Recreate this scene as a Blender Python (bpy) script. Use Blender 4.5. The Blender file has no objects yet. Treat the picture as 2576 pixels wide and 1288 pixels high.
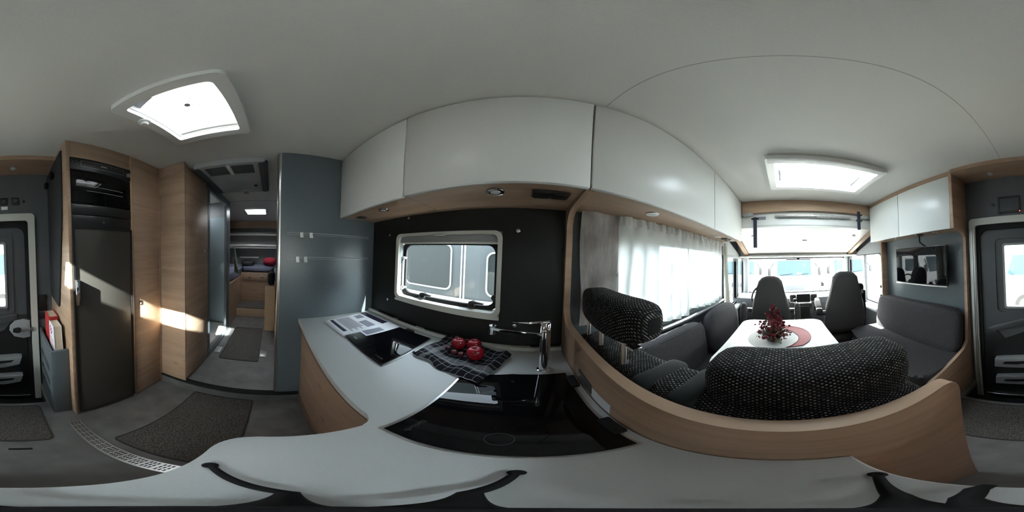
import bpy, bmesh, math, random
from mathutils import Vector, Matrix, noise
random.seed(7)
PI = math.pi
SC = bpy.context.scene
COL = SC.collection

# ------------------------------------------------------------------ camera
CAM_Z = 1.2958
cd = bpy.data.cameras.new('camera')
cam = bpy.data.objects.new('camera', cd); COL.objects.link(cam); SC.camera = cam
cd.type = 'PANO'
for holder in (cd, getattr(cd, 'cycles', None)):
    try: holder.panorama_type = 'EQUIRECTANGULAR'
    except Exception: pass
cd.clip_start = 0.005; cd.clip_end = 300
CAMROT = [[0.995079, -0.036135, 0.092261], [0.091743, -0.015753, -0.995658], [0.037431, 0.999223, -0.012361]]
m = Matrix(CAMROT).to_4x4(); m.translation = (0, 0, CAM_Z)
cam.matrix_world = m

# ------------------------------------------------------------------ world, sun, exposure
SUN_AZ, SUN_EL = math.atan2(.165, 1.0), math.radians(30.0)      # the sun stands ahead of the cab, slightly to the kitchen side
SC.view_settings.view_transform = 'Standard'
SC.view_settings.look = 'None'
SC.view_settings.gamma = 1.0
SC.view_settings.use_curve_mapping = False
SC.view_settings.exposure = 1.88
w = bpy.data.worlds.new('sky'); SC.world = w; w.use_nodes = True
nt = w.node_tree; nt.nodes.clear()
wo = nt.nodes.new('ShaderNodeOutputWorld'); bg = nt.nodes.new('ShaderNodeBackground')
sky = nt.nodes.new('ShaderNodeTexSky')
sky.sky_type = 'NISHITA'; sky.sun_disc = False; sky.sun_elevation = SUN_EL
sky.sun_rotation = PI/2 - SUN_AZ; sky.air_density = 1.0; sky.dust_density = 2.0; sky.ozone_density = 1.0
bg.inputs['Strength'].default_value = 1.3
hs = nt.nodes.new('ShaderNodeHueSaturation'); hs.inputs['Saturation'].default_value = .18
nt.links.new(sky.outputs[0], hs.inputs['Color']); nt.links.new(hs.outputs[0], bg.inputs['Color']); nt.links.new(bg.outputs[0], wo.inputs['Surface'])
sl = bpy.data.lights.new('sun', 'SUN'); sl.energy = 42.0; sl.angle = math.radians(.6); sl.color = (1, .95, .88)
so = bpy.data.objects.new('sun', sl); COL.objects.link(so)
sd = Vector((math.cos(SUN_EL)*math.cos(SUN_AZ), math.cos(SUN_EL)*math.sin(SUN_AZ), math.sin(SUN_EL)))
so.rotation_euler = sd.to_track_quat('Z', 'Y').to_euler(); so.location = sd*20
try:
    SC.cycles.use_denoising = True
    SC.cycles.max_bounces = 14; SC.cycles.diffuse_bounces = 7; SC.cycles.glossy_bounces = 5
    SC.cycles.transparent_max_bounces = 16; SC.cycles.transmission_bounces = 6
    SC.cycles.sample_clamp_indirect = 12
    SC.cycles.caustics_reflective = False; SC.cycles.caustics_refractive = False
except Exception: pass

# ------------------------------------------------------------------ materials
MATS = {}
def mat(name, color, rough=.5, metal=0, spec=.5, coat=0, noise_amt=0, noise_scale=(20, 20, 20), bump=0, bump_scale=None, emit=None):
    if name in MATS: return MATS[name]
    M_ = bpy.data.materials.new(name); M_.use_nodes = True
    n = M_.node_tree; b = n.nodes['Principled BSDF']
    b.inputs['Base Color'].default_value = (*color, 1); b.inputs['Roughness'].default_value = rough
    b.inputs['Metallic'].default_value = metal; b.inputs['Specular IOR Level'].default_value = spec
    b.inputs['Coat Weight'].default_value = coat
    if emit: b.inputs['Emission Color'].default_value = (*emit[0], 1); b.inputs['Emission Strength'].default_value = emit[1]
    if noise_amt or bump:
        tc = n.nodes.new('ShaderNodeTexCoord'); mp = n.nodes.new('ShaderNodeMapping')
        mp.inputs['Scale'].default_value = noise_scale; n.links.new(tc.outputs['Object'], mp.inputs['Vector'])
        tx = n.nodes.new('ShaderNodeTexNoise'); tx.inputs['Scale'].default_value = 1; tx.inputs['Detail'].default_value = 4
        n.links.new(mp.outputs[0], tx.inputs['Vector'])
        if noise_amt:
            mr = n.nodes.new('ShaderNodeMapRange'); mr.inputs['From Min'].default_value = .25; mr.inputs['From Max'].default_value = .75
            mr.inputs['To Min'].default_value = 1-noise_amt; mr.inputs['To Max'].default_value = 1+noise_amt
            n.links.new(tx.outputs[0], mr.inputs[0])
            vm = n.nodes.new('ShaderNodeVectorMath'); vm.operation = 'SCALE'; vm.inputs[0].default_value = color
            n.links.new(mr.outputs[0], vm.inputs['Scale']); n.links.new(vm.outputs[0], b.inputs['Base Color'])
        if bump:
            bp = n.nodes.new('ShaderNodeBump'); bp.inputs['Strength'].default_value = bump; bp.inputs['Distance'].default_value = .002
            n.links.new(tx.outputs[0], bp.inputs['Height']); n.links.new(bp.outputs[0], b.inputs['Normal'])
    MATS[name] = M_; return M_

def wood(name, base, scale):
    if name in MATS: return MATS[name]
    M_ = bpy.data.materials.new(name); M_.use_nodes = True
    n = M_.node_tree; b = n.nodes['Principled BSDF']; b.inputs['Roughness'].default_value = .42
    b.inputs['Specular IOR Level'].default_value = .35
    tc = n.nodes.new('ShaderNodeTexCoord'); mp = n.nodes.new('ShaderNodeMapping'); mp.inputs['Scale'].default_value = scale
    n.links.new(tc.outputs['Object'], mp.inputs['Vector'])
    a = n.nodes.new('ShaderNodeTexNoise'); a.inputs['Scale'].default_value = 1.0; a.inputs['Detail'].default_value = 6; a.inputs['Distortion'].default_value = .6
    n.links.new(mp.outputs[0], a.inputs['Vector'])
    mp2 = n.nodes.new('ShaderNodeMapping'); mp2.inputs['Scale'].default_value = tuple(s*5 for s in scale)
    n.links.new(tc.outputs['Object'], mp2.inputs['Vector'])
    f = n.nodes.new('ShaderNodeTexNoise'); f.inputs['Scale'].default_value = 1.0; f.inputs['Detail'].default_value = 3
    n.links.new(mp2.outputs[0], f.inputs['Vector'])
    mx = n.nodes.new('ShaderNodeMath'); mx.operation = 'MULTIPLY_ADD'; mx.inputs[1].default_value = .35
    n.links.new(f.outputs[0], mx.inputs[0]); n.links.new(a.outputs[0], mx.inputs[2])
    cr = n.nodes.new('ShaderNodeValToRGB'); cr.color_ramp.elements[0].position = .42; cr.color_ramp.elements[1].position = .9
    cr.color_ramp.elements[0].color = (*[c*.74 for c in base], 1); cr.color_ramp.elements[1].color = (*[min(1, c*1.13) for c in base], 1)
    n.links.new(mx.outputs[0], cr.inputs[0])
    # a few knots
    mk = n.nodes.new('ShaderNodeMapping'); mk.inputs['Scale'].default_value = (2.6, 2.6, 4.4)
    n.links.new(tc.outputs['Object'], mk.inputs['Vector'])
    vo = n.nodes.new('ShaderNodeTexVoronoi'); vo.inputs['Scale'].default_value = 1.0; n.links.new(mk.outputs[0], vo.inputs['Vector'])
    kr = n.nodes.new('ShaderNodeMapRange'); kr.inputs['From Min'].default_value = .03; kr.inputs['From Max'].default_value = .1
    kr.inputs['To Min'].default_value = .5; kr.inputs['To Max'].default_value = 1.0
    n.links.new(vo.outputs['Distance'], kr.inputs[0])
    vm = n.nodes.new('ShaderNodeVectorMath'); vm.operation = 'SCALE'
    n.links.new(cr.outputs[0], vm.inputs[0]); n.links.new(kr.outputs[0], vm.inputs['Scale']); n.links.new(vm.outputs[0], b.inputs['Base Color'])
    MATS[name] = M_; return M_

def fabric_dots(name, base, dot, kx, ky, kz, thr=.45):
    """black woven upholstery with staggered pale stitches"""
    M_ = bpy.data.materials.new(name); M_.use_nodes = True
    n = M_.node_tree; b = n.nodes['Principled BSDF']; b.inputs['Roughness'].default_value = .9; b.inputs['Specular IOR Level'].default_value = .15
    tc = n.nodes.new('ShaderNodeTexCoord'); sp = n.nodes.new('ShaderNodeSeparateXYZ'); n.links.new(tc.outputs['Object'], sp.inputs[0])
    def mth(op, a, b_=None):
        q = n.nodes.new('ShaderNodeMath'); q.operation = op
        for i, v in enumerate((a, b_)):
            if v is None: continue
            if isinstance(v, (int, float)): q.inputs[i].default_value = v
            else: n.links.new(v, q.inputs[i])
        return q.outputs[0]
    u = mth('SINE', mth('MULTIPLY', sp.outputs['Y'], ky))
    v = mth('SINE', mth('MULTIPLY', mth('ADD', mth('MULTIPLY', sp.outputs['X'], kx), mth('MULTIPLY', sp.outputs['Z'], kz)), 1))
    p = mth('MULTIPLY', u, v)
    g = mth('GREATER_THAN', p, thr)
    ns = n.nodes.new('ShaderNodeTexNoise'); ns.inputs['Scale'].default_value = 90; n.links.new(tc.outputs['Object'], ns.inputs['Vector'])
    mr = n.nodes.new('ShaderNodeMapRange'); mr.inputs['From Min'].default_value = .38; mr.inputs['From Max'].default_value = .68; mr.inputs['To Min'].default_value = .1
    n.links.new(ns.outputs[0], mr.inputs[0])
    fac = mth('MULTIPLY', g, mr.outputs[0])
    mx = n.nodes.new('ShaderNodeMix'); mx.data_type = 'RGBA'; mx.inputs['A'].default_value = (*base, 1); mx.inputs['B'].default_value = (*dot, 1)
    n.links.new(fac, mx.inputs['Factor']); n.links.new(mx.outputs['Result'], b.inputs['Base Color'])
    bp = n.nodes.new('ShaderNodeBump'); bp.inputs['Strength'].default_value = .5; bp.inputs['Distance'].default_value = .002
    n.links.new(p, bp.inputs['Height']); n.links.new(bp.outputs[0], b.inputs['Normal'])
    MATS[name] = M_; return M_

def glass(name, tint=(1, 1, 1), refl=.06, rough=0.0):
    """thin pane: lets light straight through with a little mirror reflection"""
    M_ = bpy.data.materials.new(name); M_.use_nodes = True
    n = M_.node_tree; n.nodes.clear(); o = n.nodes.new('ShaderNodeOutputMaterial')
    t = n.nodes.new('ShaderNodeBsdfTransparent'); t.inputs[0].default_value = (*tint, 1)
    g = n.nodes.new('ShaderNodeBsdfGlossy'); g.inputs['Roughness'].default_value = rough
    lw = n.nodes.new('ShaderNodeLayerWeight'); lw.inputs['Blend'].default_value = .5
    pw = n.nodes.new('ShaderNodeMath'); pw.operation = 'POWER'; pw.inputs[1].default_value = 4.5; n.links.new(lw.outputs['Facing'], pw.inputs[0])
    fr = n.nodes.new('ShaderNodeMath'); fr.operation = 'MULTIPLY_ADD'; fr.inputs[1].default_value = .8; fr.inputs[2].default_value = refl*.6; n.links.new(pw.outputs[0], fr.inputs[0])
    mx = n.nodes.new('ShaderNodeMixShader')
    n.links.new(fr.outputs[0], mx.inputs[0]); n.links.new(t.outputs[0], mx.inputs[1]); n.links.new(g.outputs[0], mx.inputs[2])
    n.links.new(mx.outputs[0], o.inputs['Surface']); MATS[name] = M_; return M_

def sheer(name, color, trans, see, weave=0):
    """thin cloth: part reflects, part glows through, part open weave"""
    M_ = bpy.data.materials.new(name); M_.use_nodes = True
    n = M_.node_tree; n.nodes.clear(); o = n.nodes.new('ShaderNodeOutputMaterial')
    d = n.nodes.new('ShaderNodeBsdfDiffuse'); d.inputs[0].default_value = (*color, 1)
    t = n.nodes.new('ShaderNodeBsdfTranslucent'); t.inputs[0].default_value = (*color, 1)
    p = n.nodes.new('ShaderNodeBsdfTransparent')
    m1 = n.nodes.new('ShaderNodeMixShader'); m1.inputs[0].default_value = trans
    n.links.new(d.outputs[0], m1.inputs[1]); n.links.new(t.outputs[0], m1.inputs[2])
    m2 = n.nodes.new('ShaderNodeMixShader'); m2.inputs[0].default_value = see
    n.links.new(m1.outputs[0], m2.inputs[1]); n.links.new(p.outputs[0], m2.inputs[2])
    n.links.new(m2.outputs[0], o.inputs['Surface'])
    if weave:
        tc = n.nodes.new('ShaderNodeTexCoord'); mp = n.nodes.new('ShaderNodeMapping'); mp.inputs['Scale'].default_value = (26, 26, 14)
        n.links.new(tc.outputs['Object'], mp.inputs['Vector'])
        tx = n.nodes.new('ShaderNodeTexNoise'); tx.inputs['Scale'].default_value = .5; tx.inputs['Detail'].default_value = 7
        n.links.new(mp.outputs[0], tx.inputs['Vector'])
        mr = n.nodes.new('ShaderNodeMapRange'); mr.inputs['From Min'].default_value = .3; mr.inputs['From Max'].default_value = .7
        mr.inputs['To Min'].default_value = 1-weave; mr.inputs['To Max'].default_value = 1+weave; n.links.new(tx.outputs[0], mr.inputs[0])
        vm = n.nodes.new('ShaderNodeVectorMath'); vm.operation = 'SCALE'; vm.inputs[0].default_value = color
        n.links.new(mr.outputs[0], vm.inputs['Scale']); n.links.new(vm.outputs[0], d.inputs[0]); n.links.new(vm.outputs[0], t.inputs[0])
    MATS[name] = M_; return M_

OAK = (.375, .255, .175)
M = dict(
 oak=wood('oak_veneer', OAK, (1.3, 1.3, 16)),
 oakflat=wood('oak_underside', OAK, (1.2, 14, 14)),
 oakedge=mat('oak_edge', (.46, .31, .19), .45, noise_amt=.12, noise_scale=(6, 6, 60)),
 doorwhite=mat('white_lacquer', (.66, .68, .67), .28, spec=.5),
 top=mat('worktop_white', (.49, .515, .52), .38, noise_amt=.03, noise_scale=(400, 400, 400)),
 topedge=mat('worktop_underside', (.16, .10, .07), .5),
 ceil=mat('ceiling_cloth', (.66, .665, .635), .85, spec=.2, noise_amt=.04, noise_scale=(350, 350, 350), bump=.15),
 slate=mat('slate_blue_panel', (.088, .108, .118), .32, spec=.5, noise_amt=.06, noise_scale=(90, 90, 90)),
 dark=mat('dark_splash_panel', (.011, .012, .012), .5, spec=.28, noise_amt=.15, noise_scale=(300, 300, 300), bump=.1),
 greywall=mat('grey_wall_cloth', (.10, .108, .112), .7, spec=.25, noise_amt=.08, noise_scale=(200, 200, 200)),
 palewall=mat('pale_grey_wall', (.33, .35, .36), .7, spec=.25),
 floor=mat('grey_vinyl_floor', (.115, .115, .112), .45, spec=.4, noise_amt=.28, noise_scale=(9, 9, 9)),
 mat=mat('woven_mat_grey', (.085, .08, .074), .95, spec=.05, noise_amt=1.0, noise_scale=(170, 170, 170), bump=1.0),
 matedge=mat('mat_binding', (.03, .028, .026), .9),
 black=mat('black_plastic', (.012, .012, .013), .35, spec=.5),
 soft=mat('black_rubber', (.01, .01, .011), .75, spec=.2),
 gloss=mat('black_glass', (.003, .003, .004), .02, spec=.32),
 bronze=mat('brushed_bronze_front', (.058, .053, .046), .38, metal=.3, noise_amt=.05, noise_scale=(3, 3, 300)),
 white=mat('white_plastic', (.72, .73, .72), .35),
 offwhite=mat('ivory_plastic', (.50, .51, .47), .4),
 grey=mat('grey_plastic', (.24, .25, .26), .45),
 midgrey=mat('anthracite_plastic', (.055, .06, .066), .5),
 chrome=mat('chrome', (.82, .83, .85), .07, metal=1),
 alu=mat('brushed_aluminium', (.6, .6, .6), .3, metal=1),
 seat=mat('grey_seat_cloth', (.044, .042, .046), .92, spec=.12, noise_amt=.6, noise_scale=(230, 230, 230), bump=.7),
 seat2=mat('grey_cab_seat_cloth', (.06, .058, .058), .92, spec=.12, noise_amt=.2, noise_scale=(320, 320, 320), bump=.4),
 leather=mat('black_leather', (.008, .0095, .011), .6, spec=.2),
 felt=mat('charcoal_felt', (.035, .036, .038), .95, spec=.08, noise_amt=.4, noise_scale=(260, 260, 260), bump=1.0),
 red=mat('apple_red', (.20, .006, .012), .25, spec=.4, noise_amt=.35, noise_scale=(18, 18, 40), coat=.0),
 darkred=mat('berry_red', (.05, .003, .008), .3, spec=.35),
 stem=mat('brown_stem', (.05, .03, .02), .7),
 petal=mat('crimson_petal', (.17, .004, .016), .6, noise_amt=.5, noise_scale=(40, 40, 40)),
 leaf=mat('green_leaf', (.09, .125, .06), .5, noise_amt=.3, noise_scale=(30, 30, 30)),
 paper=mat('paper', (.68, .70, .74), .5),
 ink=mat('grey_ink', (.22, .23, .28), .6),
 inkdark=mat('dark_ink', (.02, .022, .045), .4),
 sleeve=mat('clear_sleeve', (.5, .52, .56), .15, spec=.6),
 bookred=mat('red_book_cloth', (.36, .02, .02), .5),
 pages=mat('book_pages', (.55, .47, .36), .8, noise_amt=.1, noise_scale=(2, 400, 400)),
 pink=mat('pink_print', (.45, .05, .18), .5),
 bookgreen=mat('green_print', (.09, .15, .10), .5),
 matred=mat('rose_placemat', (.24, .035, .045), .75, noise_amt=.15, noise_scale=(30, 200, 100)),
 matwhite=mat('pale_placemat', (.40, .41, .40), .7),
 ledred=mat('red_light', (.5, .02, .01), .4, emit=((1, .05, .03), 3)),
 lens=mat('lamp_lens', (.7, .7, .68), .15, spec=.6),
 bed=mat('bed_sheet', (.12, .14, .20), .85, noise_amt=.2, noise_scale=(8, 8, 8)),
 towelgreen=mat('pale_green_towel', (.36, .42, .30), .9),
 pillowred=mat('red_pillow_cloth', (.28, .01, .03), .85),
 camper=mat('motorhome_white', (.80, .80, .80), .3),
 silver=mat('caravan_silver', (.085, .095, .10), .35, spec=.4),
 bluewin=mat('tinted_windscreen', (.045, .075, .09), .15, spec=.2),
 darkwin=mat('smoked_acrylic', (.03, .035, .035), .06, spec=.6),
 tyre=mat('tyre', (.015, .015, .015), .8),
 gravel=mat('pale_gravel', (.42, .40, .38), .95, noise_amt=.2, noise_scale=(12, 12, 12)),
 frost=sheer('frosted_lid', (.9, .92, .95), .75, .10),
 sheer=sheer('sheer_curtain', (.68, .70, .69), .46, .09),
 heavy=sheer('taupe_curtain', (.34, .32, .31), .22, 0, .35),
 frostfan=sheer('translucent_fan_lid', (.5, .52, .54), .75, .05),
 frostdim=sheer('milky_lid', (.75, .78, .8), .8, .03),
 pale_curtain=sheer('pale_curtain', (.56, .57, .51), .35, 0, .1),
 table=mat('table_white', (.70, .71, .69), .35),
 pane=glass('clear_pane', (.93, .97, .96)),
 acrylic=glass('acrylic_pane', (.80, .86, .88)),
 shower=sheer('frosted_shower_panel', (.42, .50, .54), .4, .1),
 wrap=sheer('plastic_film', (.75, .75, .72), .4, .45),
)
def SUBST(): pass
fabric_dots('black_woven_upholstery', (.009, .009, .010), (.34, .34, .31), 640, 500, 640, .55)
M['weave'] = MATS['black_woven_upholstery']
def towel_mat():
    M_ = bpy.data.materials.new('checked_tea_towel'); M_.use_nodes = True
    n = M_.node_tree; b = n.nodes['Principled BSDF']; b.inputs['Roughness'].default_value = .9; b.inputs['Specular IOR Level'].default_value = .1
    uv = n.nodes.new('ShaderNodeUVMap'); sp = n.nodes.new('ShaderNodeSeparateXYZ'); n.links.new(uv.outputs[0], sp.inputs[0])
    def mth(op, a, b_=None, c=None):
        q = n.nodes.new('ShaderNodeMath'); q.operation = op
        for i, v in enumerate((a, b_, c)):
            if v is None: continue
            if isinstance(v, (int, float)): q.inputs[i].default_value = v
            else: n.links.new(v, q.inputs[i])
        return q.outputs[0]
    def lines(src, k, wd): return mth('LESS_THAN', mth('FRACT', mth('MULTIPLY', src, k)), wd)
    def band(src, lo, hi): return mth('MULTIPLY', mth('GREATER_THAN', src, lo), mth('LESS_THAN', src, hi))
    U, V = sp.outputs['X'], sp.outputs['Y']
    g1 = lines(U, 11, .05); g2 = lines(V, 8, .07)
    s1 = mth('MULTIPLY', lines(V, 46, .38), band(V, .22, .36)); s2 = mth('MULTIPLY', lines(U, 60, .38), band(U, .14, .22))
    tot = mth('MINIMUM', mth('ADD', mth('ADD', g1, g2), mth('ADD', s1, s2)), 1.0)
    mx = n.nodes.new('ShaderNodeMix'); mx.data_type = 'RGBA'; mx.inputs['A'].default_value = (.022, .023, .028, 1); mx.inputs['B'].default_value = (.50, .52, .55, 1)
    n.links.new(tot, mx.inputs['Factor']); n.links.new(mx.outputs['Result'], b.inputs['Base Color'])
    M['towel'] = M_
towel_mat()

# ------------------------------------------------------------------ mesh helpers
AX = {'x': 0, 'y': 1, 'z': 2}
def p3(axis, a, b, c):
    """a, b run in the plane across the axis, c along it"""
    return {'x': (c, a, b), 'y': (a, c, b), 'z': (a, b, c)}[axis]
def rrect(u0, u1, v0, v1, r, n=5):
    if not isinstance(r, (tuple, list)): r = (r,)*4
    out = []
    for (cx, cy, a0, rr) in ((u1-r[0], v0+r[0], -PI/2, r[0]), (u1-r[1], v1-r[1], 0, r[1]), (u0+r[2], v1-r[2], PI/2, r[2]), (u0+r[3], v0+r[3], PI, r[3])):
        for i in range(n+1):
            a = a0 + PI/2*i/n
            out.append((cx+rr*math.cos(a), cy+rr*math.sin(a)))
    return out
def arc(cx, cy, r, a0, a1, n=8):
    return [(cx+r*math.cos(math.radians(a0+(a1-a0)*i/n)), cy+r*math.sin(math.radians(a0+(a1-a0)*i/n))) for i in range(n+1)]
class MB:
    def __init__(s): s.bm = bmesh.new()
    def box(s, x0, x1, y0, y1, z0, z1, b=0, seg=2):
        x0, x1 = sorted((x0, x1)); y0, y1 = sorted((y0, y1)); z0, z1 = sorted((z0, z1))
        v = [s.bm.verts.new((x, y, z)) for x in (x0, x1) for y in (y0, y1) for z in (z0, z1)]
        fs = [s.bm.faces.new([v[i] for i in q]) for q in ((0, 1, 3, 2), (4, 6, 7, 5), (0, 4, 5, 1), (2, 3, 7, 6), (0, 2, 6, 4), (1, 5, 7, 3))]
        if b:
            es = list({e for f in fs for e in f.edges})
            bmesh.ops.bevel(s.bm, geom=es, offset=b, segments=seg, profile=.5, affect='EDGES')
        return s
    def prism(s, pts, axis, lo, hi, b=0, seg=2):
        a = [s.bm.verts.new(p3(axis, p[0], p[1], lo)) for p in pts]; c = [s.bm.verts.new(p3(axis, p[0], p[1], hi)) for p in pts]
        n = len(pts); f0 = s.bm.faces.new(a[::-1]); f1 = s.bm.faces.new(c)
        for i in range(n): s.bm.faces.new((a[i], a[(i+1) % n], c[(i+1) % n], c[i]))
        if b:
            es = list(set(f0.edges) | set(f1.edges))
            bmesh.ops.bevel(s.bm, geom=es, offset=b, segments=seg, profile=.5, affect='EDGES')
        return s
    def ring(s, outer, inner, axis, lo, hi):
        n = len(outer); L = []
        for pts, c in ((outer, lo), (outer, hi), (inner, hi), (inner, lo)):
            L.append([s.bm.verts.new(p3(axis, p[0], p[1], c)) for p in pts])
        for k in range(4):
            A, B = L[k], L[(k+1) % 4]
            for i in range(n): s.bm.faces.new((A[i], A[(i+1) % n], B[(i+1) % n], B[i]))
        return s
    def plate(s, axis, us, vs, holes, lo, hi):
        """slab with rectangular holes; us, vs are cut lines, holes = [(u0,u1,v0,v1)]"""
        us = sorted(set(us) | {h[i] for h in holes for i in (0, 1)}); vs = sorted(set(vs) | {h[i] for h in holes for i in (2, 3)})
        def solid(i, j):
            if i < 0 or j < 0 or i >= len(us)-1 or j >= len(vs)-1: return False
            cu, cv = (us[i]+us[i+1])/2, (vs[j]+vs[j+1])/2
            return not any(h[0] < cu < h[1] and h[2] < cv < h[3] for h in holes)
        cache = {}
        def V(i, j, c):
            k = (i, j, c)
            if k not in cache: cache[k] = s.bm.verts.new(p3(axis, us[i], vs[j], c))
            return cache[k]
        for i in range(len(us)-1):
            for j in range(len(vs)-1):
                if not solid(i, j): continue
                for c in (lo, hi): s.bm.faces.new((V(i, j, c), V(i+1, j, c), V(i+1, j+1, c), V(i, j+1, c)))
                for (di, dj, a, b) in ((-1, 0, (i, j), (i, j+1)), (1, 0, (i+1, j), (i+1, j+1)), (0, -1, (i, j), (i+1, j)), (0, 1, (i, j+1), (i+1, j+1))):
                    if not solid(i+di, j+dj): s.bm.faces.new((V(*a, lo), V(*b, lo), V(*b, hi), V(*a, hi)))
        return s
    def tube(s, path, r, n=8, caps=True):
        P_ = [Vector(p) for p in path]; rr = r if isinstance(r, (list, tuple)) else [r]*len(P_)
        T = [(P_[min(i+1, len(P_)-1)]-P_[max(i-1, 0)]).normalized() for i in range(len(P_))]
        up = Vector((0, 0, 1)) if abs(T[0].z) < .9 else Vector((1, 0, 0))
        rings = []; N = T[0].cross(up).normalized()
        for i, p in enumerate(P_):
            N = (N - T[i]*N.dot(T[i])).normalized(); Bn = T[i].cross(N)
            rings.append([s.bm.verts.new(p + (N*math.cos(2*PI*k/n)+Bn*math.sin(2*PI*k/n))*rr[i]) for k in range(n)])
        for A, B in zip(rings, rings[1:]):
            for k in range(n): s.bm.faces.new((A[k], A[(k+1) % n], B[(k+1) % n], B[k]))
        if caps: s.bm.faces.new(rings[0][::-1]); s.bm.faces.new(rings[-1])
        return s
    def cyl(s, p0, p1, r, n=16, r2=None): return s.tube([p0, p1], [r, r if r2 is None else r2], n)
    def lathe(s, prof, c, axis='z', n=20):
        rings = []
        for (r, h) in prof:
            rings.append([s.bm.verts.new(Vector(c)+Vector(p3(axis, max(r, 1e-5)*math.cos(2*PI*k/n), max(r, 1e-5)*math.sin(2*PI*k/n), h))) for k in range(n)])
        for A, B in zip(rings, rings[1:]):
            for k in range(n): s.bm.faces.new((A[k], A[(k+1) % n], B[(k+1) % n], B[k]))
        s.bm.faces.new(rings[0][::-1]); s.bm.faces.new(rings[-1]); return s
    def pad(s, x0, x1, y0, y1, z0, z1, p=5, n=8, warp=None):
        """stuffed cushion: a cube of points pulled to a rounded block"""
        c = Vector(((x0+x1)/2, (y0+y1)/2, (z0+z1)/2)); h = Vector(((x1-x0)/2, (y1-y0)/2, (z1-z0)/2)); vm = {}
        def V(i, j, k):
            q = (i, j, k)
            if q not in vm:
                d = [math.sin((t/n*2-1)*PI/2*.999) if True else 0 for t in q]
                L = sum(abs(t)**p for t in d)**(1/p)
                pt = Vector([d[a]/L*h[a] for a in range(3)]) + c
                if warp: pt = Vector(warp(pt))
                vm[q] = s.bm.verts.new(pt)
            return vm[q]
        for a in range(3):
            for side in (0, n):
                for i in range(n):
                    for j in range(n):
                        qs = []
                        for (di, dj) in ((0, 0), (1, 0), (1, 1), (0, 1)):
                            q = [0, 0, 0]; q[a] = side; q[(a+1) % 3] = i+di; q[(a+2) % 3] = j+dj; qs.append(V(*q))
                        s.bm.faces.new(qs)
        return s
    def sheet(s, f, nu, nv, th=0, uv=False):
        g = [[s.bm.verts.new(f(i/nu, j/nv)) for j in range(nv+1)] for i in range(nu+1)]
        lay = s.bm.loops.layers.uv.new('UVMap') if uv else None
        for i in range(nu):
            for j in range(nv):
                fc = s.bm.faces.new((g[i][j], g[i+1][j], g[i+1][j+1], g[i][j+1]))
                if uv:
                    for lp, (a, b) in zip(fc.loops, ((i, j), (i+1, j), (i+1, j+1), (i, j+1))): lp[lay].uv = (a/nu, b/nv)
        if th:
            r = bmesh.ops.solidify(s.bm, geom=list(s.bm.faces), thickness=th)
        return s
    def warp(s, f):
        for v in s.bm.verts: v.co = Vector(f(v.co))
        return s
def wloc(o):
    l = Vector((0, 0, 0))
    while o: l = l + o.location; o = o.parent
    return l
def finish(name, mb, material, parent=None, ang=38, local=False):
    bm = mb.bm
    bmesh.ops.recalc_face_normals(bm, faces=bm.faces)
    if parent is None and not local:
        xs = [v.co for v in bm.verts]
        o0 = Vector((sum((min(c[i] for c in xs), max(c[i] for c in xs)))/2 for i in range(3))); o0.z = min(c.z for c in xs)
    else:
        o0 = Vector((0, 0, 0)) if local else wloc(parent)
    if o0.length:
        for v in bm.verts: v.co -= o0
    me = bpy.data.meshes.new(name); bm.to_mesh(me); bm.free()
    me.polygons.foreach_set('use_smooth', [True]*len(me.polygons))
    try: me.set_sharp_from_angle(angle=math.radians(ang))
    except Exception: pass
    me.materials.append(material)
    o = bpy.data.objects.new(name, me); COL.objects.link(o)
    if parent: o.parent = parent
    elif not local: o.location = o0
    return o
def part(name, mb, material, parent, ang=38):
    """child mesh written in world coordinates"""
    return finish(name, mb, material, parent, ang)
def tag(o, label, cat, group=None):
    o['label'] = label; o['category'] = cat
    if group: o['group'] = group
    return o
def single(name, mb, material, label, cat, group=None, ang=38): return tag(finish(name, mb, material, None, ang), label, cat, group)
def thing(name, label, cat, loc=(0, 0, 0), group=None):
    o = bpy.data.objects.new(name, None); COL.objects.link(o); o.location = loc; o.empty_display_size = .05
    return tag(o, label, cat, group)
def struct(name, mb, material, parent=None, ang=38):
    o = finish(name, mb, material, parent, ang)
    if not parent: o['kind'] = 'structure'
    return o
def dup(o, parent=None):
    c = o.copy(); COL.objects.link(c)
    if parent is not None: c.parent = parent
    for ch in list(o.children): dup(ch, c)
    return c
def text(name, body, size, mtx, material, parent, ext=.0003, align='CENTER'):
    cu = bpy.data.curves.new(name, 'FONT'); cu.body = body; cu.size = size; cu.extrude = ext; cu.align_x = align; cu.align_y = 'CENTER'; cu.resolution_u = 2
    t = bpy.data.objects.new('tmp', cu); COL.objects.link(t)
    bpy.context.view_layer.update()
    me = bpy.data.meshes.new_from_object(t.evaluated_get(bpy.context.evaluated_depsgraph_get()))
    bpy.data.objects.remove(t); me.name = name
    me.materials.clear(); me.materials.append(material)
    o = bpy.data.objects.new(name, me); COL.objects.link(o)
    me.transform(mtx)
    if parent:
        me.transform(Matrix.Translation(-wloc(parent))); o.parent = parent
    return o

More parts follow.
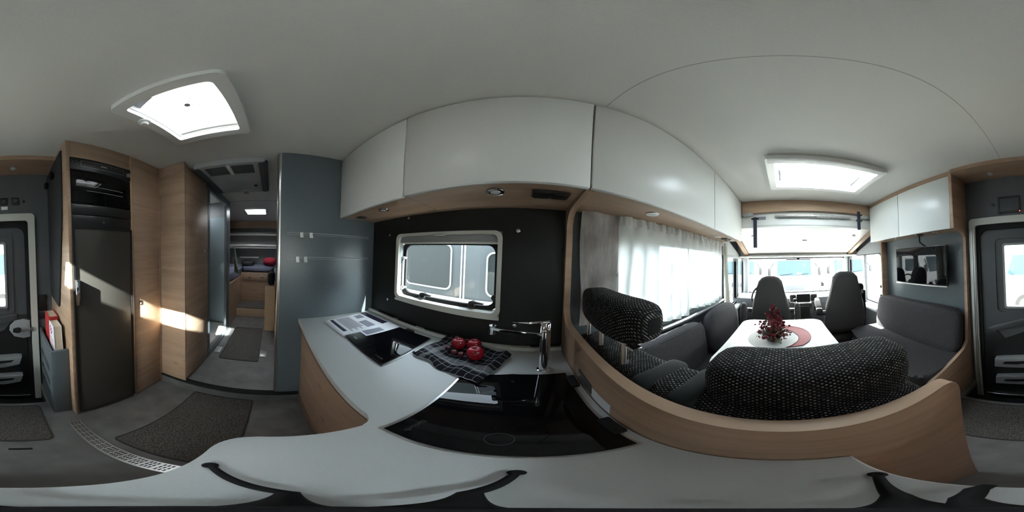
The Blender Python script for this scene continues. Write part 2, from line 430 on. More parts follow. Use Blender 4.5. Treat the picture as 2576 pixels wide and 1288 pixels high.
# ================================================================== THE SETTING
YK, YW = .727, -1.24            # kitchen-side wall face, door-side wall face
XP = -1.0                       # slate partition face / step to the rear floor
ZC = 1.98
XR, XF = -4.05, 3.0             # rear wall, windscreen
struct('floor', MB().plate('z', [XP+.02, XF+.1], [YW, YK], [(-.15, .545, YW-1, -.985)], -.04, 0), M['floor'])
fl2 = struct('floor.001', MB().box(XR, XP+.02, YW, YK, .0, .11), M['floor'])
struct('trim_1', MB().box(XP-.02, XP+.032, -.79, .19, .098, .114, .004), M['soft'])
well = MB(); well.box(-.19, .585, -1.36, -.985, -.26, -.22); well.box(-.19, -.15, -1.36, -.985, -.22, -.04); well.box(.545, .585, -1.36, -.985, -.22, -.04); well.box(-.19, .585, -.99, -.95, -.26, -.04)
struct('trim_2', well, M['soft'])
HT1 = (-.70, -.36, -.43, -.14)      # roof hatch openings x0 x1 y0 y1
HT2 = (.93, 1.33, -.645, .045)
HT3 = (-2.98, -2.62, -.43, -.10)
HT4 = (-1.95, -1.60, -1.10, -.80)
ce = struct('ceiling', MB().plate('z', [XR-.05, XF+.2], [YW-.1, YK+.1], [HT1, HT2, HT3, HT4], ZC, ZC+.05), M['ceil'])
part('seam_strip', MB().box(.214, .2175, -1.01, .44, ZC-.0003, ZC+.002), mat('seam_grey', (.38, .38, .36), .8), ce)
part('seam_strip', MB().box(-2.19, -2.175, -.575, .06, ZC-.002, ZC+.002), M['palewall'], ce)
# kitchen-side wall, with the kitchen window, the dinette window and the two cab windows
KW = (-.72, -.13, 1.03, 1.40); DW = (.47, 1.72, .93, 1.45); CW1 = (1.90, 2.44, .68, 1.36); CW2 = (2.53, 2.95, .70, 1.36)
struct('wall_left', MB().plate('y', [XR-.05, .18], [-.3, ZC+.05], [KW], YK+.004, YK+.05), M['palewall'])
struct('wall_left.001', MB().plate('y', [.18, XF+.1], [-.3, ZC+.05], [DW, CW1, CW2], YK, YK+.05), M['slate'])
# door-side wall
DR = (-.11, .50, -.26, 1.56); PW = (1.80, 2.85, .66, 1.37)
struct('wall_right', MB().plate('y', [XR-.05, XF+.1], [-.3, ZC+.05], [DR, PW], YW-.05, YW), M['greywall'])
struct('wall_rear', MB().box(XR-.05, XR, YW, YK, -.1, ZC+.02), M['palewall'])
# front: windscreen wall with the big opening
struct('wall_front', MB().plate('x', [YW-.05, YK+.05], [-.3, ZC+.05], [(YW+.03, YK-.04, .72, 1.37)], XF, XF+.05), M['palewall'])
ws = struct('window_1', MB().box(XF+.02, XF+.026, YW+.03, YK-.04, .72, 1.37), M['pane'])
wf = MB().ring(rrect(YW+.02, YK-.03, .71, 1.38, .06), rrect(YW+.05, YK-.06, .74, 1.35, .05), 'x', XF-.012, XF+.02)
part('window_frame', wf, M['midgrey'], ws)
for o_ in (MB().box(XF-.10, XF, YK-.09, YK, .7, 1.40, .02), MB().box(XF-.10, XF, YW, YW+.07, .7, 1.40, .02)):
    struct('trim_3', o_, M['palewall'])
# slate partition between kitchen and rear corridor
pa = struct('wall_partition', MB().box(XP-.045, XP, .055, YK+.004, .1, ZC), M['slate'])
part('edge_strip', MB().cyl((XP-.024, .055, .11), (XP-.024, .055, ZC), .0225, 16), M['alu'], pa)

# kitchen window
k = struct('window_2', MB().ring(rrect(-.745, -.112, 1.012, 1.418, .035), rrect(-.722, -.132, 1.032, 1.402, .028), 'y', YK-.012, YK+.05), M['offwhite'])
part('sill', MB().prism([(.715, 1.012), (.77, 1.033), (.77, 1.02), (.715, 1.0)], 'x', -.74, -.115), M['offwhite'], k)
part('window_liner', MB().ring(rrect(-.75, -.10, 1.0, 1.43, .03), rrect(-.722, -.132, 1.032, 1.402, .028), 'y', YK+.047, YK+.052), M['offwhite'], k)
bl = part('roller_blind', MB().box(-.722, -.132, YK+.006, YK+.036, 1.362, 1.402, .006), M['grey'], k)
part('blind_bar', MB().box(-.722, -.132, YK+.0, YK+.012, 1.357, 1.366, .002), M['offwhite'], bl)
part('blind_handle', MB().box(-.462, -.405, YK-.012, YK+.006, 1.397, 1.409, .003), M['offwhite'], bl)
part('seal', MB().ring(rrect(-.722, -.132, 1.034, 1.37, .035), rrect(-.698, -.15, 1.052, 1.352, .04), 'y', YK+.034, YK+.05), M['soft'], k)
part('pane', MB().prism(rrect(-.712, -.14, 1.04, 1.365, .04), 'y', YK+.042, YK+.046), M['acrylic'], k)
part('stay_strut', MB().box(-.712, -.702, YK+.02, YK+.03, 1.075, 1.27, .002).cyl((-.707, YK+.02, 1.27), (-.707, YK+.045, 1.27), .011, 12).cyl((-.707, YK+.02, 1.08), (-.707, YK+.045, 1.08), .013, 12), M['alu'], k)
for xh in (-.549, -.255):
    lt = part('latch', MB().box(xh-.02, xh+.016, YK+.012, YK+.034, 1.040, 1.054, .003).cyl((xh, YK+.02, 1.058), (xh, YK+.05, 1.058), .014, 14), M['black'], k)
    part('latch_lever', MB().prism([(xh-.018, 1.055), (xh-.012, 1.072), (xh+.004, 1.076), (xh+.06, 1.068), (xh+.06, 1.064), (xh+.01, 1.062)], 'y', YK+.012, YK+.024), M['black'], lt)
part('stay_knob', MB().cyl((-.142, YK+.015, 1.104), (-.142, YK+.05, 1.104), .012, 14).cyl((-.142, YK+.01, 1.104), (-.142, YK+.016, 1.104), .016, 14), M['black'], k)
# dark splash panel behind the kitchen
sp_ = struct('wall_kitchen', MB().plate('y', [XP, .172], [.866, 1.53], [(-.742, -.115, 1.015, 1.415)], YK-.003, YK+.004), M['dark'])
for (x_, z_) in ((-.816, 1.417), (-.816, .981), (-.043, 1.419), (-.044, .978), (-.651, 1.515)):
    part('screw', MB().lathe([(.009, 0), (.009, -.003), (.005, -.005), (.0, -.005)], (x_, YK-.003, z_), 'y', 12), M['chrome'], sp_)
ud = struct('trim_4', MB().box(XP, .165, YK-.03, YK-.003, .848, .868, .003), M['offwhite'])
for x0_, x1_ in ((-.90, -.74), (-.70, -.56), (-.50, -.33), (.03, .09), (.10, .16)):
    part('slot', MB().box(x0_, x1_, YK-.016, YK-.002, .862, .876, .004), M['soft'], ud)

# dinette window + its sill
d_ = struct('window_3', MB().ring(rrect(.445, 1.745, .905, 1.475, .03), rrect(.47, 1.72, .93, 1.45, .03), 'y', YK-.015, YK+.05), M['offwhite'])
part('pane', MB().box(.46, 1.73, YK+.03, YK+.034, .92, 1.46), M['acrylic'], d_)
part('blind_cassette', MB().box(.455, 1.735, YK-.03, YK-.002, 1.40, 1.46, .006), M['grey'], d_)
part('sill', MB().box(.40, 1.80, YK-.06, YK, .838, .858, .006), M['midgrey'], d_)
# cab windows
for nm, (a, b, c, d) in (('window_4', CW1), ('window_5', CW2)):
    q = struct(nm, MB().ring(rrect(a-.03, b+.03, c-.03, d+.02, .05), rrect(a, b, c, d, .05), 'y', YK-.012, YK+.03), M['midgrey'])
    part('pane', MB().box(a-.01, b+.01, YK+.03, YK+.034, c-.01, d+.01), M['pane'], q)
q = struct('window_6', MB().ring(rrect(1.77, 2.88, .63, 1.40, .07), rrect(1.80, 2.85, .66, 1.37, .06), 'y', YW-.03, YW+.012), M['midgrey'])
part('pane', MB().box(1.79, 2.86, YW-.034, YW-.03, .65, 1.38), M['pane'], q)
part('divider_bar', MB().box(2.255, 2.28, YW-.03, YW+.008, .66, 1.37), M['midgrey'], q)
for z_ in (.93, .80): part('window_catch', MB().box(1.80, 1.83, YW, YW+.025, z_-.02, z_+.02, .004), M['black'], q)

# entry door
dr = struct('door_1', MB().plate('y', [-.095, .485], [-.215, 1.53], [(.085, .27, .875, 1.37)], YW-.045, YW-.02), M['midgrey'])
part('door_frame', MB().ring(rrect(-.155, .55, -.22, 1.60, (.0, .03, .03, .0)), rrect(-.105, .50, -.30, 1.545, (.0, .02, .02, .0)), 'y', YW-.01, YW+.02), M['offwhite'], dr)
part('frame_rail', MB().box(.508, .514, YW+.02, YW+.026, -.2, 1.54).box(.524, .528, YW+.02, YW+.026, -.2, 1.54), M['alu'], dr)
part('door_seal', MB().ring(rrect(-.107, .502, -.235, 1.547, .03), rrect(-.075, .47, -.19, 1.50, .07), 'y', YW-.02, YW-.002), M['soft'], dr)
part('window_frame', MB().ring(rrect(.07, .285, .86, 1.385, .02), rrect(.087, .268, .877, 1.368, .012), 'y', YW-.045, YW-.008), M['grey'], dr)
part('pane', MB().box(.08, .275, YW-.036, YW-.033, .87, 1.375), M['pane'], dr)
part('lower_moulding', MB().prism([(-.07, -.18), (.46, -.18), (.46, .60), (.36, .655), (.30, .57), (.10, .66), (.02, .80), (-.07, .80)], 'y', YW-.02, YW-.006, .006), M['black'], dr)
part('diagonal_moulding', MB().prism([(.455, .66), (.38, .70), (.10, .79), (.0, .81), (.0, .76), (.10, .735), (.38, .645)], 'y', YW-.022, YW+.002, .006), M['midgrey'], dr)
part('upper_moulding', MB().ring(rrect(.02, .37, .80, 1.45, .05), rrect(.045, .345, .825, 1.425, .04), 'y', YW-.022, YW-.010), M['midgrey'], dr)
hd = part('door_handle', MB().prism([(-.095, .60), (-.095, .755), (-.05, .765), (.02, .755), (.06, .71), (.065, .67), (.03, .61), (-.04, .59)], 'y', YW-.02, YW+.012, .006), M['grey'], dr)
part('handle_lever', MB().box(-.10, .01, YW+.012, YW+.03, .665, .69, .005), M['alu'], hd)
part('lock_knob', MB().prism([(0, .65), (-.02, .66), (-.025, .69), (0, .70), (.035, .69), (.04, .66)], 'y', YW+.012, YW+.034, .004), M['black'], hd)
for z_ in (.30, .07):
    pk = part('door_pocket', MB().prism([(.375, z_-.02), (.37, z_+.075), (.30, z_+.09), (.02, z_+.12), (-.02, z_+.115), (.0, z_+.03), (.12, z_-.01)], 'y', YW-.01, YW+.05, .006), M['grey'], dr)
    part('pocket_slot', MB().prism([(.31, z_+.025), (.29, z_+.055), (.04, z_+.085), (.06, z_+.06), (.2, z_+.03)], 'y', YW+.048, YW+.052), M['soft'], pk)
part('kick_rail', MB().cyl((-.07, YW-.0, -.175), (.47, YW-.0, -.175), .006, 10), M['chrome'], dr)
part('hinge', MB().box(-.115, -.10, YW+.018, YW+.032, .66, .70, .003), M['alu'], dr)

# timber soffit above the door (continues the overhead line), fixed to wall and ceiling
so_ = struct('trim_5', MB().box(-.27, .578, YW, -1.012, 1.945, 1.962), M['oakflat'])
part('front_board', MB().box(-.27, .578, -1.012, -.998, 1.945, ZC), M['oak'], so_)

# roof hatches -----------------------------------------------------
def hatch(name, H, rim, label, z=ZC, th=.028, lid=M['frost']):
    x0, x1, y0, y1 = H
    t = thing(name, label, 'roof hatch', ((x0+x1)/2, (y0+y1)/2, z))
    part('rim', MB().ring(rrect(x0-rim, x1+rim, y0-rim, y1+rim, .025), rrect(x0, x1, y0, y1, .015), 'z', z-th, z), M['white'], t)
    part('shaft', MB().ring(rrect(x0-.012, x1+.012, y0-.012, y1+.012, .015), rrect(x0+.003, x1-.003, y0+.003, y1-.003, .015), 'z', z-.004, z+.065), M['white'], t)
    part('lid', MB().prism(rrect(x0-.03, x1+.03, y0-.03, y1+.03, .03), 'z', z+.075, z+.079), lid, t)
    return t
h1 = hatch('roof_hatch', HT1, .04, 'white roof hatch with round fan grille, above the tall fridge cabinet', th=.035, lid=M['frostfan'])
fg = part('fan_guard', MB().lathe([(.011, 0), (.011, .003), (.0, .003)], (-.52, -.29, ZC+.045), n=20), M['grey'], h1)
for i in range(5):
    r_ = .018+.0085*i
    part('guard_ring', MB().tube([(-.52+r_*math.cos(a*PI/12), -.29+r_*math.sin(a*PI/12), ZC+.045) for a in range(25)], .0012, 5, False), M['grey'], fg)
for i in range(9):
    a = i*2*PI/9; part('guard_spoke', MB().cyl((-.52+.01*math.cos(a), -.29+.01*math.sin(a), ZC+.046), (-.52+.10*math.cos(a), -.29+.10*math.sin(a), ZC+.052), .0012, 5), M['grey'], fg)
part('switch_panel', MB().prism([(-.355, -.432), (-.355, -.36), (-.40, -.345), (-.43, -.432)], 'z', ZC+.03, ZC+.04), M['grey'], h1)
part('crank_knob', MB().lathe([(.026, 0), (.026, -.006), (.016, -.012), (.013, -.022), (.0, -.022)], (-.47, -.448, ZC-.035), n=20), M['white'], h1)
part('blind_rail', MB().box(-.70, -.685, -.42, -.15, ZC+.005, ZC+.018, .003), M['offwhite'], h1)
h2 = hatch('roof_hatch', HT2, .05, 'large bright roof hatch in front of the timber beam, over the dinette', th=.03, lid=M['acrylic'])
part('blind_housing', MB().box(.87, .93, -.66, .08, ZC-.045, ZC-.006, .008), M['white'], h2)
for (y_, s_) in ((.015, 1), (-.595, -1)):
    part('stay_arm', MB().box(1.12, 1.30, y_-.008, y_+.008, ZC+.02, ZC+.04, .003).cyl((1.12, y_, ZC+.03), (1.10, y_, ZC+.065), .006, 8), M['grey'], h2)
part('reading_light', MB().lathe([(.022, 0), (.022, -.006), (.015, -.008), (0, -.008)], (1.345, -.30, ZC-.028), n=20), M['white'], h2)
hatch('roof_hatch', HT3, .03, 'small bright roof hatch at the far end above the rear bed', th=.02)
hatch('roof_hatch', HT4, .03, 'roof hatch inside the washroom behind the corridor door', th=.02, lid=M['frostdim'])

# ================================================================== KITCHEN
ZT = .848
pts = [(XP+.002, .178)] + [(-.235, .176)] + arc(-.235, .145, .031, 90, 0)[1:] + arc(-.155, -.012, .048, 180, 270) + [(.166, -.060), (.166, YK-.004), (XP+.002, YK-.004)]
# peninsula corner: its inner side runs along x = -.204
wt = thing('worktop', 'white L-shaped kitchen worktop with rounded inner corner', 'worktop', (-.4, .4, .82))
part('slab', MB().prism(pts, 'z', .818, ZT, .003), M['top'], wt)
kc = thing('kitchen_cabinet', 'oak-fronted base cabinet beneath the white worktop', 'cabinet', (-.4, .4, 0))
fp = [(XP+.004, .200), (-.24, .200)] + arc(-.24, .155, .045, 90, 0)[1:] + arc(-.147, -.005, .048, 180, 270) + [(.166, -.045), (.166, YK-.006), (XP+.004, YK-.006)]
part('body', MB().prism(fp, 'z', .0, .818), M['oak'], kc)
part('plinth', MB().box(XP+.02, -.24, .192, .2, .0, .09), M['topedge'], kc)
part('underside_strip', MB().prism([(x*1.0, y) for x, y in pts], 'z', .806, .8178), M['topedge'], kc)  # brownish underside of the worktop edge

# hob with its black glass lid
hb = thing('hob', 'small square black glass hob cover partly under the papers', 'hob', (-.55, .5, ZT))
part('base_rim', MB().prism([(-.70, .352), (-.405, .345), (-.418, .664), (-.70, .655)], 'z', ZT, ZT+.004), M['alu'], hb)
part('glass_lid', MB().prism([(-.696, .356), (-.412, .350), (-.424, .658), (-.694, .650)], 'z', ZT+.004, ZT+.011, .0015), M['gloss'], hb)
part('hinge_tab', MB().box(-.58, -.53, .645, .668, ZT+.002, ZT+.016, .003), M['soft'], hb)
for i, c_ in enumerate(((.1, .3, .5), (.35, .3, .05))):
    part('indicator_sticker', MB().lathe([(.006, 0), (.006, .0004), (0, .0004)], (-.655+.014*i, .385, ZT+.011), n=12), mat('sticker_%s' % ('blue' if i == 0 else 'yellow'), c_, .5), hb)
LT = mat('print_grey_on_glass', (.045, .047, .047), .4)
text('lettering', 'Dethleffs', .0125, Matrix.Translation((-.456, .374, ZT+.0115)), LT, hb)
# sink with black glass lid
sk = thing('sink_cover', 'large glossy black glass sink cover at the front of the worktop', 'sink', (-.02, .32, ZT))
part('steel_rim', MB().prism([(-.182, .160), (.148, .160), (.148, .455), (.138, .518), (-.03, .518), (-.10, .50), (-.182, .455)], 'z', ZT, ZT+.003), M['alu'], sk)
part('glass_lid', MB().prism([(-.174, .164), (.142, .164), (.137, .512), (-.03, .508), (-.10, .490), (-.174, .448)], 'z', ZT+.003, ZT+.010, .0015), M['gloss'], sk)
for y_ in (.455, .235): part('hinge_tab', MB().box(.132, .158, y_-.03, y_+.03, ZT+.002, ZT+.017, .004), M['soft'], sk)
text('lettering', 'Dethleffs', .0135, Matrix.Translation((-.146, .205, ZT+.0104)) @ Matrix.Rotation(-PI/2, 4, 'Z'), LT, sk)
part('drain_emboss', MB().tube([(-.02+.02*math.cos(a*PI/10), .215+.02*math.sin(a*PI/10), ZT+.0101) for a in range(21)], .0006, 4, False), LT, sk)
# tap
tp = thing('kitchen_tap', 'tall chrome mixer tap with long flat spout behind the sink', 'tap', (.072, .552, ZT))
part('base_ring', MB().lathe([(.024, 0), (.024, .006), (.020, .009), (0, .009)], (.072, .552, ZT), n=28), M['chrome'], tp)
part('column', MB().lathe([(.0185, .006), (.0185, .185), (.018, .1855), (.0, .1855)], (.072, .552, ZT), n=28), M['chrome'], tp)
part('spout', MB().prism([(.072, 1.008), (-.02, 1.020), (-.115, 1.034), (-.115, 1.046), (-.02, 1.036), (.072, 1.030)], 'y', .538, .566, .004), M['chrome'], tp)
part('spout_tip', MB().cyl((-.108, .552, 1.012), (-.108, .552, 1.046), .0125, 18), M['chrome'], tp)
part('cap', MB().lathe([(.0185, 0), (.0188, .03), (.016, .036), (0, .037)], (.072, .552, ZT+.188), n=28), M['chrome'], tp)
part('lever', MB().prism([(.085, 1.072), (.02, 1.066), (-.04, 1.068), (-.04, 1.072), (.02, 1.073), (.085, 1.080)], 'y', .542, .562, .002), M['chrome'], tp)

# tea towel
def towel_pt(u, v):
    A, B, C, D = Vector((-.405, .500)), Vector((-.115, .430)), Vector((-.045, .640)), Vector((-.36, .715))
    p = (A*(1-u)+B*u)*(1-v) + (D*(1-u)+C*u)*v
    x, y = p
    z = ZT+.014 + .010*math.sin(u*9+v*3)*.6 + .008*noise.noise(Vector((x*16, y*16, 1.3)))
    z += .028*max(0, (v-.68)/.32)**1.2*(1-.6*abs(u-.2)) * (1 if u < .55 else .35)
    z += .022*math.exp(-((u-.93)/.06)**2)*(.3+.7*v)
    z -= .010*max(0, .06-min(v, u))/.06
    x += .01*noise.noise(Vector((u*5, v*5, 4))); y += .012*noise.noise(Vector((u*5, v*5, 9)))
    return (x, y, max(z, ZT+.0125 if (x > -.18 and y < .52) or (x < -.40) else ZT+.003))
tw = single('tea_towel', MB().sheet(towel_pt, 54, 34, .0016, uv=True), M['towel'], 'crumpled black tea towel with white checks under the apples', 'towel')
def apple(name, x, y, z, r, mt, label, cat, group=None):
    t = thing(name, label, cat, (x, y, z), group)
    prof = [(.0, .12), (.35, .03), (.62, .10), (.88, .42), (1.0, .85), (.97, 1.22), (.80, 1.58), (.52, 1.76), (.25, 1.72), (.08, 1.55), (0, 1.50)]
    part('flesh', MB().lathe([(a*r, b*r*.95) for a, b in prof], (x, y, z), n=26).warp(lambda c: c), mt, t, 80)
    part('stem', MB().tube([(x, y, z+1.42*r), (x+.1*r, y, z+1.7*r), (x+.25*r, y+.1*r, z+1.95*r)], .055*r, 6), M['stem'], t)
    return t
ZA = ZT+.017
apple('apple', -.262, .628, ZA, .031, M['red'], 'dark red apple at the rear left of the three on the towel', 'apple')
apple('apple', -.198, .640, ZA, .032, M['red'], 'dark red apple at the rear right, beside the tap side of the towel', 'apple')
apple('apple', -.172, .572, ZA, .034, M['red'], 'brightest red apple nearest the sink, in front of the other two', 'apple')
for i, (x_, y_) in enumerate(((-.292, .592), (-.256, .572), (-.225, .566))):
    apple('berry', x_, y_, ZA, .013, M['darkred'], ('small dark red berry at the left end of the row', 'small dark red berry in the middle of the row', 'small dark red berry beside the brightest apple')[i], 'berry', 'small dark red berries in front of the apples')

# brochure sleeve and loose sheet
def flat(pts4, z, th=.0006): return MB().prism(pts4, 'z', z, z+th)
A_, B_, C_, D_ = Vector((-.905, .335)), Vector((-.955, .635)), Vector((-.715, .655)), Vector((-.700, .350))
def q2(u, v): return tuple((A_*(1-u)+B_*u)*(1-v)+(D_*(1-u)+C_*u)*v)      # u along wall direction, v towards the hob
def qr(u0, u1, v0, v1): return [q2(u0, v0), q2(u1, v0), q2(u1, v1), q2(u0, v1)]
bz = ZT+.013
br = thing('brochure', 'printed brochure in a clear sleeve lying on the worktop corner', 'brochure', (-.82, .5, ZT))
part('sleeve', MB().prism([q2(-.04, -.04), q2(1.03, -.03), q2(1.02, 1.03), q2(-.02, 1.04)], 'z', ZT+.001, bz-.001, .001), M['sleeve'], br)
part('page', flat(qr(0, 1, 0, 1), bz-.001, .0012), M['paper'], br)
part('dark_banner', flat(qr(.84, .985, .03, .97), bz+.0003), M['inkdark'], br)
part('dark_stripe', flat(qr(.05, .12, .05, .85), bz+.0003), M['inkdark'], br)
for i in range(9): part('text_line', flat(qr(.19+.034*i, .209+.034*i, .07, .80 if i % 3 else .92), bz+.0003), M['ink'], br)
part('text_block', flat(qr(.52, .70, .52, .92), bz+.0003), M['ink'], br)
part('photo_print', flat(qr(.60, .78, .12, .34), bz+.0003), M['ink'], br)
ls = thing('loose_sheet', 'loose printed sheet sticking out from under the brochure over the hob', 'paper', (-.66, .56, ZT+.012))
part('page', flat([(-.745, .44), (-.735, .66), (-.625, .655), (-.640, .44)], ZT+.0118), M['paper'], ls)
part('grey_print', flat([(-.70, .45), (-.69, .56), (-.645, .56), (-.648, .45)], ZT+.0126, .0003), M['ink'], ls)

# rails with hooks on the slate partition
for zz, hs, lb in ((1.406, (.186, .247), 'upper thin white hook rail on the slate partition'), (1.255, (.164, .214), 'lower thin white hook rail on the slate partition')):
    rt = thing('hook_rail', lb, 'rail', (XP, .38, zz), 'hook rails on the slate partition')
    part('rail', MB().box(XP, XP+.006, .095, .675, zz-.003, zz+.003, .001).box(XP, XP+.002, .095, .675, zz-.012, zz-.009), M['grey'], rt)
    for h_ in hs:
        part('hook', MB().prism([(zz+.004, XP+.002), (zz+.004, XP+.011), (zz-.028, XP+.011), (zz-.028, XP+.024), (zz-.018, XP+.024), (zz-.018, XP+.027), (zz-.031, XP+.027), (zz-.031, XP+.007), (zz, XP+.007), (zz, XP+.002)], 'x', 0, 1) if False else
             MB().box(XP+.006, XP+.010, h_-.010, h_+.010, zz-.028, zz+.004, .001).box(XP+.006, XP+.024, h_-.010, h_+.010, zz-.031, zz-.027, .001).box(XP+.021, XP+.024, h_-.010, h_+.010, zz-.031, zz-.018, .001), M['white'], rt)

# overhead cabinets on the kitchen side
YC = .442; ZB = 1.526
for x0, x1, lb, grp in ((XP+.002, -.434, 'white overhead cabinet next to the slate partition', 'kitchen overhead'),
                   (-.432, .176, 'widest white overhead cabinet, above the kitchen window', 'kitchen overhead'),
                   (.178, .990, 'long white overhead cabinet above the curtained dinette window', 'dinette overhead'),
                   (.992, 1.700, 'white overhead cabinet at the cab end above the curtains', 'dinette overhead')):
    t = thing('overhead_cabinet', lb, 'cabinet', ((x0+x1)/2, .58, ZB))
    part('body', MB().box(x0, x1, YC+.018, YK-.004, ZB+.012, ZC-.004), M['oak'], t)
    part('bottom_panel', MB().box(x0, x1, YC+.004, YK-.004, ZB, ZB+.012), M['oakflat'], t)
    part('door', MB().box(x0+.002, x1-.002, YC-.002, YC+.016, ZB-.004, ZC-.010, .003), M['doorwhite'], t)
def spot(x, y, z, label, r=.028, ringm=None, grp=None):
    t = thing('downlight', label, 'lamp', (x, y, z), grp)
    part('bezel', MB().lathe([(r, 0), (r, -.004), (r*.72, -.006), (r*.68, -.002), (0, -.002)], (x, y, z), n=24), ringm or M['black'], t)
    part('trim_ring', MB().tube([(x+r*.98*math.cos(a*PI/12), y+r*.98*math.sin(a*PI/12), z-.003) for a in range(25)], .0016, 5, False), M['chrome'], t)
    part('lens', MB().lathe([(r*.62, 0), (r*.55, -.005), (0, -.006)], (x, y, z-.001), n=20), M['lens'], t)
spot(-.653, .529, ZB, 'round black-rimmed downlight under the cabinet beside the partition')
spot(-.112, .524, ZB, 'round black-rimmed downlight under the widest overhead cabinet', .030)
spot(.524, .545, ZB, 'flat white round downlight above the taupe curtain', .030, M['white'])
spot(1.322, .562, ZB, 'flat white round downlight under the cab-end cabinet', .028, M['white'])
spot(.328, -1.145, 1.945, 'chrome round downlight in the door soffit near the control panel', .028, M['alu'])
spot(-.01, -1.13, 1.945, 'chrome round downlight in the door soffit near the fridge side', .028, M['alu'])
t = thing('socket', 'double black socket in the underside of the widest overhead cabinet', 'socket', (.07, .535, ZB))
part('plate', MB().box(.008, .134, .502, .566, ZB-.009, ZB, .006), M['black'], t)
for x_ in (.039, .103): part('cover_flap', MB().box(x_-.026, x_+.026, .508, .560, ZB-.013, ZB-.008, .003), M['black'], t)
t = thing('socket', 'small black socket under the overhead cabinet in the partition corner', 'socket', (-.896, .545, ZB))
part('plate', MB().box(-.925, -.867, .518, .572, ZB-.008, ZB, .005), M['black'], t)
part('cover_flap', MB().box(-.917, -.875, .525, .565, ZB-.011, ZB-.007, .003), M['black'], t)
t = thing('socket', 'black socket pair under the cab-end overhead cabinet', 'socket', (1.5, .545, ZB))
for x_ in (1.47, 1.55): part('cover_flap', MB().box(x_-.03, x_+.03, .515, .575, ZB-.010, ZB, .004), M['black'], t)

# ================================================================== DIVIDER
D0, D1 = .168, .196
outer = [(-.289, .0), (YK-.003, .0), (YK-.003, ZB), (YC+.02, ZB), (YC+.02, ZB-.004)]
inner = [(.60, 1.512)] + [(.62+.07*math.sin(math.radians(a)), 1.44+.07*math.cos(math.radians(a))) for a in range(0, 91, 15)]
inner += [(.700, 1.08)] + [(.63+.07*math.cos(math.radians(a)), 1.08-.07*math.sin(math.radians(a))) for a in range(15, 91, 15)]
inner += [(.3, 1.008), (-.215, 1.008)] + [(-.222+.067*math.cos(math.radians(a)), .941+.067*math.sin(math.radians(a))) for a in range(100, 181, 10)]
# YZ profile is written as (y, z)
dv = thing('divider_panel', 'oak divider with rounded opening between kitchen worktop and dinette seats', 'partition', (D0, .2, 0))
part('board', MB().prism(outer + inner, 'x', D0, D1, .0015), M['oak'], dv)
rim = [(YC+.02, ZB-.006)] + inner + [(-.289, .0)]
t = thing('switch_plate', 'dark switch plate on the divider just above the worktop', 'switch', (D0, .42, .87))
part('plate', MB().box(D0-.003, D0, .370, .470, .862, .905, .001), M['midgrey'], t)
part('switch_lamp', MB().box(D0-.006, D0-.003, .452, .458, .884, .890), M['lens'], t)
single('notice_sticker', MB().box(D0-.0012, D0, .280, .368, .853, .895), M['paper'], 'pale printed sticker on the divider beside the dark switch plate', 'sticker')

# ================================================================== DINETTE
sb = thing('bench_seat', 'black woven double bench seat backing onto the oak divider', 'seat', (.45, .22, 0))
part('seat_base', MB().box(.20, .66, -.27, .50, 0, .34, .01), M['oak'], sb)
part('seat_cushion', MB().pad(.30, .74, -.27, .50, .33, .47, 6), M['weave'], sb)
part('backrest', MB().pad(.215, .365, -.285, .715, .40, .985, 7, 10, warp=lambda p: (p.x+.03*max(0, (.99-p.z)), p.y, p.z-.004*math.sin(p.y*20))), M['weave'], sb)
for y_ in (.262, .165):
    part('belt_guide', MB().pad(.212, .372, y_-.030, y_+.030, .93, .990, 5, 6), M['leather'], sb)
part('belt_slot', MB().box(.20, .225, .13, .30, .935, .968, .006), M['leather'], sb)
part('belt', MB().box(.196, .206, .19, .235, .62, .97, .002), M['soft'], sb)
for yc, y0_, y1_, z0_, z1_, x0_, x1_, lb in ((.47, .285, .662, 1.062, 1.192, .210, .335, 'raised black woven headrest on chrome posts, nearest the taupe curtain'),
                                   (-.05, -.262, .150, .955, 1.092, .235, .385, 'low wide black woven headrest in front of the white table')):
    t = thing('headrest', lb, 'headrest', ((x0_+x1_)/2, (y0_+y1_)/2, z0_-.05), 'headrests on the black woven bench')
    yw = (y0_+y1_)/2; hw = (y1_-y0_)/2
    part('cushion', MB().pad(x0_, x1_, y0_, y1_, z0_, z1_, 4.2, 10, warp=lambda p, yw=yw, hw=hw: (p.x + .015*((p.y-yw)/hw)**2, p.y, p.z - .006*math.cos((p.y-yw)/hw*1.5))), M['weave'], t)
    for yy in ((yw-.115, yw+.02, yw+.13) if z0_ > 1 else (yw-.11, yw+.11)):
        part('post', MB().cyl((x0_+.04, yy, .95), (x0_+.04, yy, z0_+.03), .0075, 12), M['alu'], t)
        part('post_socket', MB().lathe([(.013, 0), (.012, .012), (.0, .012)], (x0_+.05, yy, .970), n=14), M['black'], t)
    if z0_ > 1: part('cross_bar', MB().box(x0_+.035, x0_+.065, y0_+.03, y1_-.05, z0_-.012, z0_-.006, .001), M['chrome'], t)

# side bench under the dinette window
bs = thing('side_bench', 'grey upholstered side bench under the curtained window', 'seat', (.98, .45, 0))
part('bench_base', MB().box(.78, 1.70, .28, YK-.006, 0, .33, .008), M['oak'], bs)
part('seat_cushion', MB().pad(.765, 1.72, .22, YK-.01, .32, .47, 7, 10), M['seat'], bs)
def lean(z0, k): return lambda p: (p.x, p.y + k*(p.z-z0), p.z)
part('back_cushion', MB().pad(.42, 1.145, .55, .665, .45, .83, 5, 10, warp=lean(.6, .12)), M['seat'], bs)
part('back_cushion', MB().pad(1.15, 1.84, .50, .64, .44, .86, 3.6, 10, warp=lean(.6, .12)), M['seat'], bs)
part('piping', MB().tube([(.46, .60, .815), (.8, .585, .818), (1.1, .60, .815)], .003, 6), M['soft'], bs)

